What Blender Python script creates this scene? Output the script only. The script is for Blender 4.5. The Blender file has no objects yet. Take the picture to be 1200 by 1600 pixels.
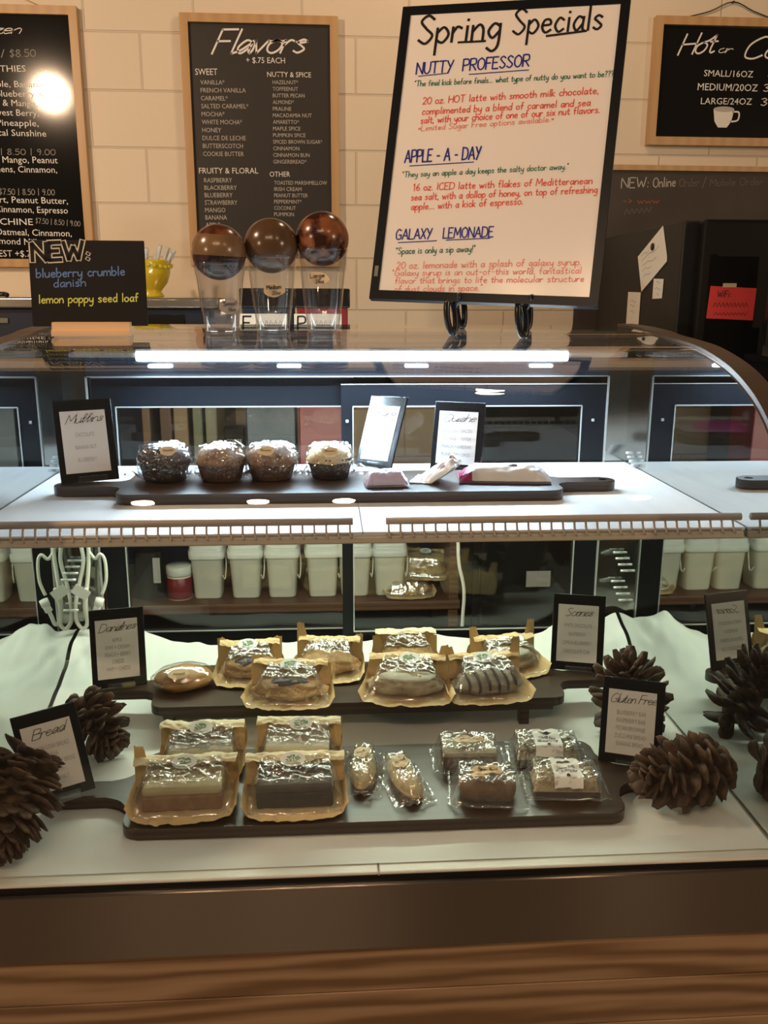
import bpy, bmesh, math, random
from mathutils import Vector, Matrix, noise
PI = math.pi
S = bpy.context.scene
COL = S.collection
random.seed(7)
Z0 = 0.85            # height of the display floor above the room floor; every z below is measured from it

# ------------------------------------------------------------------ camera
def rig(yaw, pitch, roll):
    cy, sy, cp, sp = math.cos(yaw), math.sin(yaw), math.cos(pitch), math.sin(pitch)
    f = Vector((sy*cp, cy*cp, -sp)); r = Vector((cy, -sy, 0)); u = r.cross(f)
    c, s = math.cos(roll), math.sin(roll)
    return c*r + s*u, -s*r + c*u, f
cd = bpy.data.cameras.new('camera'); cam = bpy.data.objects.new('camera', cd); COL.objects.link(cam)
r_, u_, f_ = rig(0.06481, 0.24097, 0.00372)
cam.matrix_world = Matrix(((r_.x, u_.x, -f_.x, -0.04764), (r_.y, u_.y, -f_.y, -1.00787), (r_.z, u_.z, -f_.z, 0.74996 + Z0), (0, 0, 0, 1)))
cd.sensor_fit = 'VERTICAL'; cd.sensor_height = 24.0; cd.lens = 24.0*1345/1600; cd.clip_start = 0.02
S.camera = cam

# ------------------------------------------------------------------ light
S.view_settings.view_transform = 'Standard'; S.view_settings.look = 'None'
S.view_settings.gamma = 1; S.view_settings.exposure = 0.0; S.view_settings.use_curve_mapping = False
S.cycles.transparent_max_bounces = 40
S.cycles.max_bounces = 10; S.cycles.glossy_bounces = 6; S.cycles.transmission_bounces = 8; S.cycles.diffuse_bounces = 4
S.cycles.sample_clamp_indirect = 4.0
S.cycles.use_denoising = True
w = bpy.data.worlds.new('room_dark'); S.world = w; w.use_nodes = True
w.node_tree.nodes['Background'].inputs[0].default_value = (1.0, 0.74, 0.5, 1)
w.node_tree.nodes['Background'].inputs[1].default_value = 0.05

def lamp(name, kind, loc, power, color, size=0.05, sy=None, target=None, spot=None):
    d = bpy.data.lights.new(name, kind); d.energy = power; d.color = color
    if kind == 'AREA':
        d.shape = 'RECTANGLE'; d.size = size; d.size_y = sy or size
    else:
        d.shadow_soft_size = size
    if spot: d.spot_size = spot; d.spot_blend = 0.6
    o = bpy.data.objects.new(name, d); COL.objects.link(o); o.location = Vector(loc) + Vector((0, 0, Z0))
    if target is not None:
        o.rotation_euler = (Vector(target) - Vector(loc)).to_track_quat('-Z', 'Y').to_euler()
    return o
WARM = (1.0, 0.68, 0.43)
# warm bulbs of the shop, over the customers' side
for bx in ((-0.79, -1.5, 2.2), (-0.335, -1.5, 2.2), (0.01, -1.5, 2.2), (1.23, -1.5, 2.2)):
    lamp('ceiling_bulb', 'POINT', bx, 17.5, WARM, 0.045)
for bx in ((-4.2, -2.8, 1.55), (4.2, -2.8, 1.55)):  # added fill lights far to either side, brightening the cards without glints on the glass
    lamp('side_fill', 'POINT', bx, 175.0, WARM, 0.06)
lamp('wall_bulb', 'POINT', (-1.74, 0.25, 1.99), 110.0, WARM, 0.075)
lamp('wall_bulb', 'POINT', (0.6, 1.5, 2.4), 26.0, WARM, 0.06)
# cool light bars inside the display case
lamp('case_light', 'AREA', (0.0, 0.699, 0.6315), 15.0, (0.62, 0.82, 1.0), 0.84, 0.012, (0.0, 0.56, 0.35))
lamp('shelf_light', 'AREA', (0.0, 0.665, 0.392), 4.6, (0.88, 1.0, 0.78), 1.0, 0.035, (0.0, 0.42, 0.0))

lamp('aisle_fill', 'AREA', (-0.1, 0.82, 0.33), 5.5, (0.96, 1.0, 0.84), 0.9, 0.03, (-0.1, 1.6, 0.0))  # added fill hidden behind the case to brighten the tubs, no lamp hangs there

# ------------------------------------------------------------------ materials
def nodes(m): return m.node_tree.nodes, m.node_tree.links
def mat(name, col, rough=0.6, metal=0.0, spec=0.5, col2=None, nscale=20.0, stretch=(1, 1, 1), bump=0.0, bscale=None, coat=0.0, emit=None, estr=0.0, detail=4.0, lo=0.35, hi=0.65, sub=0.0):
    m = bpy.data.materials.new(name); m.use_nodes = True
    N, L = nodes(m); b = N['Principled BSDF']
    b.inputs['Base Color'].default_value = (*col, 1); b.inputs['Roughness'].default_value = rough
    b.inputs['Metallic'].default_value = metal; b.inputs['Specular IOR Level'].default_value = spec
    b.inputs['Coat Weight'].default_value = coat; b.inputs['Coat Roughness'].default_value = 0.05
    if sub: b.inputs['Subsurface Weight'].default_value = sub; b.inputs['Subsurface Radius'].default_value = (0.01, 0.008, 0.005)
    if emit: b.inputs['Emission Color'].default_value = (*emit, 1); b.inputs['Emission Strength'].default_value = estr
    if col2 or bump:
        tc = N.new('ShaderNodeTexCoord'); mp = N.new('ShaderNodeMapping'); mp.inputs['Scale'].default_value = stretch
        L.new(tc.outputs['Object'], mp.inputs['Vector'])
        nz = N.new('ShaderNodeTexNoise'); nz.inputs['Scale'].default_value = nscale; nz.inputs['Detail'].default_value = detail
        L.new(mp.outputs[0], nz.inputs['Vector'])
        if col2:
            rp = N.new('ShaderNodeValToRGB'); e = rp.color_ramp.elements
            e[0].position = lo; e[1].position = hi; e[0].color = (*col, 1); e[1].color = (*col2, 1)
            L.new(nz.outputs['Fac'], rp.inputs['Fac']); L.new(rp.outputs['Color'], b.inputs['Base Color'])
        if bump:
            n2 = nz
            if bscale:
                n2 = N.new('ShaderNodeTexNoise'); n2.inputs['Scale'].default_value = bscale; n2.inputs['Detail'].default_value = detail
                L.new(mp.outputs[0], n2.inputs['Vector'])
            bp = N.new('ShaderNodeBump'); bp.inputs['Strength'].default_value = min(1, bump); bp.inputs['Distance'].default_value = 0.004
            L.new(n2.outputs['Fac'], bp.inputs['Height']); L.new(bp.outputs[0], b.inputs['Normal'])
    return m
def clear(name, tint=(1, 1, 1), rough=0.02, ior=1.5, base=0.0, gain=1.0, wr=0.0, wscale=60, haze=0.0):
    """thin clear sheet: what is not mirrored at the surface passes straight through"""
    m = bpy.data.materials.new(name); m.use_nodes = True
    N, L = nodes(m); N.remove(N['Principled BSDF']); out = N['Material Output']
    t = N.new('ShaderNodeBsdfTransparent'); t.inputs[0].default_value = (*tint, 1)
    g = N.new('ShaderNodeBsdfGlossy'); g.inputs['Roughness'].default_value = rough; g.inputs['Color'].default_value = (1, 1, 1, 1)
    fr = N.new('ShaderNodeLayerWeight'); fr.inputs['Blend'].default_value = 0.5
    pw = N.new('ShaderNodeMath'); pw.operation = 'POWER'; pw.inputs[1].default_value = 5.0; L.new(fr.outputs['Facing'], pw.inputs[0])
    r0 = ((ior-1)/(ior+1))**2*gain + base
    ma = N.new('ShaderNodeMath'); ma.operation = 'MULTIPLY_ADD'; ma.use_clamp = True
    ma.inputs[1].default_value = 1-r0; ma.inputs[2].default_value = r0
    body = t.outputs[0]
    if haze:
        df = N.new('ShaderNodeBsdfDiffuse'); df.inputs['Color'].default_value = (0.85, 0.85, 0.83, 1)
        hz = N.new('ShaderNodeMixShader'); hz.inputs[0].default_value = haze; L.new(t.outputs[0], hz.inputs[1]); L.new(df.outputs[0], hz.inputs[2]); body = hz.outputs[0]
    mx = N.new('ShaderNodeMixShader')
    L.new(pw.outputs[0], ma.inputs[0]); L.new(ma.outputs[0], mx.inputs[0]); L.new(body, mx.inputs[1]); L.new(g.outputs[0], mx.inputs[2])
    L.new(mx.outputs[0], out.inputs['Surface'])
    if wr:
        tc = N.new('ShaderNodeTexCoord'); nz = N.new('ShaderNodeTexNoise'); nz.inputs['Scale'].default_value = wscale; nz.inputs['Detail'].default_value = 3
        nz.inputs['Distortion'].default_value = 1.2
        bp = N.new('ShaderNodeBump'); bp.inputs['Strength'].default_value = wr; bp.inputs['Distance'].default_value = 0.006
        L.new(tc.outputs['Object'], nz.inputs['Vector']); L.new(nz.outputs['Fac'], bp.inputs['Height'])
        L.new(bp.outputs[0], g.inputs['Normal']); L.new(bp.outputs[0], fr.inputs['Normal'])
    return m
def wood(name, c1, c2, rough=0.45, along='X', scale=5.0, dist=4.0, bump=0.05):
    m = bpy.data.materials.new(name); m.use_nodes = True
    N, L = nodes(m); b = N['Principled BSDF']; b.inputs['Roughness'].default_value = rough
    tc = N.new('ShaderNodeTexCoord'); mp = N.new('ShaderNodeMapping')
    sc = {'X': (0.10, 1, 1), 'Y': (1, 0.10, 1), 'Z': (1, 1, 0.10)}[along]; mp.inputs['Scale'].default_value = sc
    L.new(tc.outputs['Object'], mp.inputs['Vector'])
    wv = N.new('ShaderNodeTexWave'); wv.wave_type = 'BANDS'; wv.bands_direction = 'Z' if along != 'Z' else 'X'
    wv.inputs['Scale'].default_value = scale; wv.inputs['Distortion'].default_value = dist; wv.inputs['Detail'].default_value = 3; wv.inputs['Detail Scale'].default_value = 1.4
    L.new(mp.outputs[0], wv.inputs['Vector'])
    nz = N.new('ShaderNodeTexNoise'); nz.inputs['Scale'].default_value = 60; nz.inputs['Detail'].default_value = 5; L.new(mp.outputs[0], nz.inputs['Vector'])
    ad = N.new('ShaderNodeMix'); ad.data_type = 'FLOAT'; ad.inputs[0].default_value = 0.4
    L.new(wv.outputs['Fac'], ad.inputs[2]); L.new(nz.outputs['Fac'], ad.inputs[3])
    rp = N.new('ShaderNodeValToRGB'); e = rp.color_ramp.elements; e[0].position = 0.2; e[1].position = 0.8; e[0].color = (*c1, 1); e[1].color = (*c2, 1)
    L.new(ad.outputs[0], rp.inputs['Fac']); L.new(rp.outputs['Color'], b.inputs['Base Color'])
    bp = N.new('ShaderNodeBump'); bp.inputs['Strength'].default_value = bump; bp.inputs['Distance'].default_value = 0.002
    L.new(ad.outputs[0], bp.inputs['Height']); L.new(bp.outputs[0], b.inputs['Normal'])
    return m
def block_wall(name):
    m = bpy.data.materials.new(name); m.use_nodes = True
    N, L = nodes(m); b = N['Principled BSDF']; b.inputs['Roughness'].default_value = 0.5
    tc = N.new('ShaderNodeTexCoord'); sp = N.new('ShaderNodeSeparateXYZ'); cb = N.new('ShaderNodeCombineXYZ'); mp = N.new('ShaderNodeMapping')
    L.new(tc.outputs['Object'], sp.inputs[0]); L.new(sp.outputs['X'], cb.inputs['X']); L.new(sp.outputs['Z'], cb.inputs['Y'])
    L.new(cb.outputs[0], mp.inputs['Vector']); mp.inputs['Location'].default_value = (0.13, 0.10, 0)
    br = N.new('ShaderNodeTexBrick'); L.new(mp.outputs[0], br.inputs['Vector'])
    br.inputs['Color1'].default_value = (0.74, 0.66, 0.54, 1); br.inputs['Color2'].default_value = (0.70, 0.62, 0.50, 1); br.inputs['Mortar'].default_value = (0.62, 0.54, 0.43, 1)
    br.inputs['Scale'].default_value = 1.0; br.inputs['Mortar Size'].default_value = 0.005; br.inputs['Mortar Smooth'].default_value = 0.6
    br.inputs['Brick Width'].default_value = 0.405; br.inputs['Row Height'].default_value = 0.2025
    L.new(br.outputs['Color'], b.inputs['Base Color'])
    nz = N.new('ShaderNodeTexNoise'); nz.inputs['Scale'].default_value = 14; nz.inputs['Detail'].default_value = 6; L.new(tc.outputs['Object'], nz.inputs['Vector'])
    mt = N.new('ShaderNodeMath'); mt.operation = 'MULTIPLY_ADD'; mt.inputs[1].default_value = -1.6
    L.new(br.outputs['Fac'], mt.inputs[0]); L.new(nz.outputs['Fac'], mt.inputs[2])
    bp = N.new('ShaderNodeBump'); bp.inputs['Strength'].default_value = 0.5; bp.inputs['Distance'].default_value = 0.006
    L.new(mt.outputs[0], bp.inputs['Height']); L.new(bp.outputs[0], b.inputs['Normal'])
    return m
def brushed(name, col, rough=0.32):
    m = mat(name, col, rough, 1.0)
    N, L = nodes(m); b = N['Principled BSDF']; b.inputs['Anisotropic'].default_value = 1.0; b.inputs['Anisotropic Rotation'].default_value = 0.0
    tg = N.new('ShaderNodeTangent'); tg.direction_type = 'RADIAL'; tg.axis = 'X'; L.new(tg.outputs[0], b.inputs['Tangent'])
    return m
M = {}
M['wall'] = block_wall('painted_block')
M['floor'] = mat('floor_concrete', (0.12, 0.10, 0.085), 0.6, col2=(0.16, 0.135, 0.11), nscale=3)
M['plaster'] = mat('plaster', (0.45, 0.40, 0.33), 0.8)
M['oak'] = wood('oak_frame', (0.46, 0.28, 0.125), (0.52, 0.33, 0.155), 0.4, 'Z', 6, 5)
M['pine'] = wood('pine_block', (0.60, 0.38, 0.20), (0.70, 0.47, 0.26), 0.55, 'X', 12, 2)
M['plank'] = wood('pine_plank', (0.22, 0.125, 0.062), (0.46, 0.30, 0.175), 0.55, 'X', 9.0, 11.0, 0.1)
M['walnut'] = wood('walnut_board', (0.028, 0.016, 0.010), (0.055, 0.032, 0.020), 0.32, 'X', 30, 3)
M['shelfwood'] = wood('brown_shelf', (0.10, 0.045, 0.025), (0.16, 0.075, 0.04), 0.5, 'X', 20, 3)
M['black'] = mat('black_board', (0.012, 0.011, 0.011), 0.25)
M['chalk'] = mat('chalkboard', (0.007, 0.0065, 0.006), 0.6, spec=0.25, col2=(0.010, 0.009, 0.0085), nscale=6)
M['slate'] = mat('printed_board', (0.020, 0.017, 0.016), 0.5, spec=0.4)
M['glossblack'] = mat('glossy_black_board', (0.008, 0.008, 0.008), 0.09)
M['chalkwall'] = mat('worn_chalkboard', (0.045, 0.036, 0.032), 0.6, col2=(0.06, 0.05, 0.044), nscale=5)
M['blackplastic'] = mat('black_plastic', (0.010, 0.010, 0.012), 0.2)
M['frameblack'] = mat('black_door_frame', (0.006, 0.007, 0.010), 0.35, spec=0.22)
M['fridge'] = mat('fridge_black', (0.007, 0.007, 0.007), 0.5, spec=0.12)
M['fridgeside'] = mat('fridge_grey', (0.015, 0.015, 0.016), 0.5, spec=0.25)
M['white'] = mat('white_print', (0.80, 0.80, 0.78), 0.6)
M['dimwhite'] = mat('dim_chalk', (0.30, 0.29, 0.27), 0.7)
M['midwhite'] = mat('grey_print', (0.48, 0.46, 0.43), 0.7)
M['faint'] = mat('faint_chalk', (0.14, 0.13, 0.12), 0.7)
M['orangechalk'] = mat('orange_chalk', (0.42, 0.10, 0.04), 0.7)
M['cream'] = mat('cream_chalk', (0.72, 0.66, 0.55), 0.7)
M['blue'] = mat('blue_chalk', (0.13, 0.25, 0.55), 0.7)
M['yellow'] = mat('yellow_chalk', (0.70, 0.72, 0.14), 0.7)
M['wb'] = mat('whiteboard', (0.83, 0.79, 0.76), 0.18)
M['mk0'] = mat('marker_black', (0.008, 0.008, 0.010), 0.4)
M['mk1'] = mat('marker_blue', (0.015, 0.025, 0.25), 0.4)
M['mk2'] = mat('marker_green', (0.005, 0.15, 0.10), 0.4)
M['mk3'] = mat('marker_red', (0.75, 0.08, 0.05), 0.4)
M['mk4'] = mat('marker_faded_red', (0.80, 0.27, 0.22), 0.4)
M['paper'] = mat('white_paper', (0.78, 0.77, 0.74), 0.7)
M['card'] = mat('card_paper', (0.82, 0.79, 0.77), 0.6, spec=0.15)
M['ink'] = mat('ink', (0.02, 0.02, 0.02), 0.6)
M['greyink'] = mat('pale_grey_ink', (0.40, 0.38, 0.37), 0.6)
M['acrylic'] = clear('clear_acrylic', (0.93, 0.94, 0.95), 0.05, 1.5, 0.10, 1.0)
M['glass'] = clear('case_glass', (0.955, 0.965, 0.955), 0.01, 1.5)
M['pane'] = clear('door_pane', (0.90, 0.93, 0.91), 0.01, 1.5)
M['cup'] = clear('cup_plastic', (0.97, 0.97, 0.97), 0.05, 1.45, 0.03, 1.1)
M['film'] = clear('cellophane', (0.96, 0.96, 0.95), 0.10, 1.5, 0.17, 1.3, 0.25, 60, 0.05)
M['filmtight'] = clear('cling_film', (0.95, 0.96, 0.97), 0.07, 1.5, 0.10, 1.3, 0.2, 70, 0.0)
M['mirror'] = mat('mirror_panel', (0.62, 0.64, 0.63), 0.015, 1.0)
M['steel'] = mat('polished_steel', (0.42, 0.41, 0.39), 0.12, 1.0)
M['brush'] = brushed('brushed_steel', (0.50, 0.43, 0.36))
M['steeltop'] = mat('steel_edge', (0.62, 0.58, 0.52), 0.25, 1.0)
M['header'] = mat('header_panel', (0.05, 0.06, 0.085), 0.35, 0.3)
M['bronze'] = mat('bronze_rim', (0.10, 0.07, 0.05), 0.4, 0.3)
M['alu'] = mat('aluminium', (0.75, 0.78, 0.78), 0.3, 0.6)
M['shelfwhite'] = wood('pale_shelf', (0.70, 0.70, 0.70), (0.80, 0.80, 0.79), 0.30, 'Y', 30, 3, 0.03)
M['beige'] = mat('beige_rail', (0.42, 0.33, 0.26), 0.5)
M['lip'] = mat('shelf_lip', (0.62, 0.52, 0.40), 0.4)
M['liner'] = mat('paper_liner', (0.72, 0.73, 0.70), 0.75, bump=0.55, nscale=6)
M['ledge'] = mat('white_ledge', (0.72, 0.68, 0.60), 0.35)
M['led'] = mat('light_lens', (0.9, 0.95, 1), 0.4, emit=(0.80, 0.92, 1.0), estr=9.0)
M['led2'] = mat('light_spot', (0.9, 0.95, 1), 0.4, emit=(0.80, 0.92, 1.0), estr=6.0)
M['ledoff'] = mat('light_housing', (0.50, 0.52, 0.54), 0.4)
M['kraft'] = mat('kraft_paper', (0.62, 0.43, 0.20), 0.65, col2=(0.70, 0.50, 0.25), nscale=12, bump=0.3, bscale=35, sub=0.0)
M['kraftpale'] = mat('pale_kraft_paper', (0.74, 0.62, 0.40), 0.65, col2=(0.80, 0.68, 0.46), nscale=12, bump=0.3, bscale=35)
M['sticker'] = mat('sticker', (0.80, 0.81, 0.80), 0.4)
M['leaf'] = mat('leaf_print', (0.20, 0.32, 0.15), 0.6)
M['tan'] = mat('tan_tag', (0.68, 0.52, 0.32), 0.6)
M['rim_y'] = mat('yellow_ceramic', (0.62, 0.50, 0.03), 0.15, coat=0.4)
M['straw'] = mat('pale_spoon', (0.62, 0.68, 0.72), 0.4)
M['tub'] = mat('milky_tub', (0.70, 0.68, 0.58), 0.35, sub=0.1)
M['tublid'] = mat('tub_lid', (0.72, 0.72, 0.66), 0.35)
M['red'] = mat('red_plastic', (0.20, 0.014, 0.022), 0.4)
M['rednote'] = mat('red_note', (0.75, 0.06, 0.06), 0.6)
M['navy'] = mat('navy_box', (0.010, 0.016, 0.040), 0.4)
M['greygreen'] = mat('grey_green_card', (0.16, 0.17, 0.12), 0.6)
M['palepanel'] = mat('pale_panel', (0.22, 0.15, 0.09), 0.5)
M['dullwood'] = mat('dull_wood', (0.16, 0.10, 0.06), 0.5)
M['olive'] = mat('olive_card', (0.22, 0.21, 0.15), 0.6)
M['brownpanel'] = mat('brown_panel', (0.10, 0.055, 0.035), 0.5)
M['greentop'] = mat('green_button', (0.03, 0.25, 0.17), 0.4, emit=(0.05, 0.5, 0.35), estr=0.25)
M['cable'] = mat('white_cable', (0.75, 0.74, 0.66), 0.4)
M['blackcable'] = mat('black_cable', (0.012, 0.012, 0.012), 0.4)
M['cone'] = mat('pine_cone_brown', (0.032, 0.016, 0.009), 0.7, col2=(0.12, 0.066, 0.037), nscale=55, bump=0.4)
M['ball_plain'] = mat('dark_ball', (0.085, 0.045, 0.022), 0.22, col2=(0.10, 0.055, 0.028), nscale=20)
M['ball_mott'] = mat('mottled_ball', (0.035, 0.010, 0.006), 0.22, col2=(0.24, 0.085, 0.035), nscale=26, lo=0.42, hi=0.56)
M['ball_band'] = mat('banded_ball', (0.15, 0.085, 0.040), 0.22, col2=(0.19, 0.11, 0.055), nscale=12)
M['ball_low'] = mat('dark_marbled_ball', (0.020, 0.010, 0.009), 0.25, col2=(0.060, 0.028, 0.022), nscale=30, lo=0.4, hi=0.6)
M['ball_red'] = mat('red_marbled_ball', (0.060, 0.018, 0.008), 0.25, col2=(0.17, 0.060, 0.025), nscale=34, lo=0.42, hi=0.58)

# ------------------------------------------------------------------ mesh helpers
class G:
    def __init__(s): s.b = bmesh.new()
    def _face(s, vs, mi=0):
        try:
            f = s.b.faces.new(vs); f.material_index = mi; f.smooth = True; return f
        except ValueError: return None
    def box(s, c, d, mi=0, bev=0.0, rot=None, seg=2):
        r = bmesh.ops.create_cube(s.b, size=1.0); vs = r['verts']
        bmesh.ops.scale(s.b, vec=d, verts=vs)
        fs = list({f for v in vs for f in v.link_faces})
        for f in fs: f.material_index = mi
        if bev:
            es = list({e for v in vs for e in v.link_edges})
            q = bmesh.ops.bevel(s.b, geom=es, offset=bev, segments=seg, affect='EDGES', profile=0.5, material=-1)
            vs = list({v for f in q['faces'] for v in f.verts} | {v for v in vs if v.is_valid})
            for f in q['faces']: f.smooth = True
        if rot is not None: bmesh.ops.rotate(s.b, cent=(0, 0, 0), matrix=rot, verts=vs)
        bmesh.ops.translate(s.b, vec=c, verts=vs)
        return vs
    def grid(s, nu, nv, fn, mi=0, closed_u=False):
        rows = [[s.b.verts.new(fn(i/nu, j/nv)) for i in range(nu if closed_u else nu+1)] for j in range(nv+1)]
        for j in range(nv):
            for i in range(nu):
                k = (i+1) % nu if closed_u else i+1
                s._face([rows[j][i], rows[j][k], rows[j+1][k], rows[j+1][i]], mi if not callable(mi) else mi(i/nu, j/nv))
        return rows
    def lathe(s, prof, n=32, c=(0, 0, 0), mi=0, cap=True, wob=None):
        rings = []
        for (r, z) in prof:
            rings.append([s.b.verts.new((c[0]+(r*(wob(2*PI*i/n, z) if wob else 1))*math.cos(2*PI*i/n), c[1]+(r*(wob(2*PI*i/n, z) if wob else 1))*math.sin(2*PI*i/n), c[2]+z)) for i in range(n)])
        for k in range(len(rings)-1):
            m_ = mi[k] if isinstance(mi, (list, tuple)) else mi
            for i in range(n): s._face([rings[k][i], rings[k][(i+1) % n], rings[k+1][(i+1) % n], rings[k+1][i]], m_)
        if cap:
            a = mi[0] if isinstance(mi, (list, tuple)) else mi; z_ = mi[-1] if isinstance(mi, (list, tuple)) else mi
            s._face(rings[0][::-1], a); s._face(rings[-1], z_)
    def tube(s, pts, r, n=8, mi=0, cap=True):
        pts = [Vector(p) for p in pts]; rings = []; up = None
        for i, p in enumerate(pts):
            t = (pts[min(i+1, len(pts)-1)] - pts[max(i-1, 0)]).normalized()
            if up is None: up = Vector((0, 0, 1)) if abs(t.z) < 0.9 else Vector((1, 0, 0))
            a = t.cross(up)
            if a.length < 1e-5: a = t.cross(Vector((0.3, 0.7, 0.2)))
            a.normalize(); b_ = a.cross(t).normalized(); up = b_
            rr = r(i/(len(pts)-1)) if callable(r) else r
            rings.append([s.b.verts.new(p + a*rr*math.cos(2*PI*k/n) + b_*rr*math.sin(2*PI*k/n)) for k in range(n)])
        for j in range(len(rings)-1):
            for k in range(n): s._face([rings[j][k], rings[j][(k+1) % n], rings[j+1][(k+1) % n], rings[j+1][k]], mi)
        if cap: s._face(rings[0][::-1], mi); s._face(rings[-1], mi)
    def prism(s, poly, h0, h1, T, mi=0, bev=0.0):
        """poly in 2D, extruded h0..h1 along the third axis; T maps (a, b, h) to a point"""
        lo = [s.b.verts.new(T(a, b, h0)) for a, b in poly]; hi = [s.b.verts.new(T(a, b, h1)) for a, b in poly]
        n = len(poly); fs = [s._face(lo[::-1], mi), s._face(hi, mi)]
        for f in fs:
            if f: f.smooth = False
        for i in range(n):
            f = s._face([lo[i], lo[(i+1) % n], hi[(i+1) % n], hi[i]], mi)
            if f: f.smooth = False
        if bev:
            es = [e for f in fs if f for e in f.edges]
            bmesh.ops.bevel(s.b, geom=es, offset=bev, segments=2, affect='EDGES', profile=0.5, material=-1)
    def ribbon(s, pts, wd, T, mi=0):
        """flat stroke of width wd through 2D points"""
        if len(pts) < 2: return
        P_ = [Vector(p) for p in pts]; L_, R_ = [], []
        for i, p in enumerate(P_):
            t = P_[min(i+1, len(P_)-1)] - P_[max(i-1, 0)]
            if t.length < 1e-9: t = Vector((1, 0))
            t.normalize(); n = Vector((-t.y, t.x))*wd/2
            q = p - t*wd*0.3 if i == 0 else (p + t*wd*0.3 if i == len(P_)-1 else p)
            L_.append(s.b.verts.new(T(*(q+n)))); R_.append(s.b.verts.new(T(*(q-n))))
        for i in range(len(P_)-1):
            f = s._face([R_[i], R_[i+1], L_[i+1], L_[i]], mi)
    def ellipse(s, c, a, b_, T, n=28, mi=0, wob=0.0, seed=0):
        vs = []
        for i in range(n):
            t = 2*PI*i/n; k = 1 + wob*math.sin(3*t+seed) + wob*0.7*math.sin(5*t+2*seed)
            vs.append(s.b.verts.new(T(c[0]+a*k*math.cos(t), c[1]+b_*k*math.sin(t))))
        s._face(vs, mi)
    def sphere(s, c, r, mi=0, nu=32, nv=18, fn=None):
        sc = r if isinstance(r, (tuple, list)) else (r, r, r)
        def f(u, v):
            th = 2*PI*u; ph = PI*(v-0.5); d = Vector((math.cos(ph)*math.cos(th), math.cos(ph)*math.sin(th), math.sin(ph)))
            k = fn(d) if fn else 1.0
            return (c[0]+sc[0]*d.x*k, c[1]+sc[1]*d.y*k, c[2]+sc[2]*d.z*k)
        s.grid(nu, nv, f, mi, True)
    def build(s, name, mats, parent=None, loc=(0, 0, 0), rot=(0, 0, 0), top=False):
        if s.b.verts: bmesh.ops.remove_doubles(s.b, verts=s.b.verts, dist=1e-6)
        me = bpy.data.meshes.new(name); s.b.to_mesh(me); s.b.free()
        for m in (mats if isinstance(mats, (list, tuple)) else [mats]): me.materials.append(M[m] if isinstance(m, str) else m)
        o = bpy.data.objects.new(name, me); COL.objects.link(o)
        if parent is not None: o.parent = parent
        o.location = Vector(loc) + (Vector((0, 0, Z0)) if parent is None else Vector()); o.rotation_euler = rot
        return o
def tag(o, label, cat, group=None):
    o['label'] = label; o['category'] = cat
    if group: o['group'] = group
    return o
def thing(name, loc, label, cat, group=None, rot=(0, 0, 0)):
    o = bpy.data.objects.new(name, None); COL.objects.link(o); o.empty_display_size = 0.02
    o.location = Vector(loc) + Vector((0, 0, Z0)); o.rotation_euler = rot
    return tag(o, label, cat, group)
def struct(o): o['kind'] = 'structure'; return o
def smooth(pts, k=5):
    if len(pts) < 3: return list(pts)
    P_ = [Vector(p) for p in pts]; out = []
    for i in range(len(P_)-1):
        a, b_, c, d = P_[max(i-1, 0)], P_[i], P_[i+1], P_[min(i+2, len(P_)-1)]
        for j in range(k):
            t = j/k
            out.append(0.5*((2*b_) + (c-a)*t + (2*a-5*b_+4*c-d)*t*t + (3*b_-a-3*c+d)*t**3))
    return out + [P_[-1]]
def nz(x, y=0.0, z=0.0): return noise.noise(Vector((x, y, z)))
def sstep(a, b, x):
    t = max(0.0, min(1.0, (x-a)/(b-a))); return t*t*(3-2*t)

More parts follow.
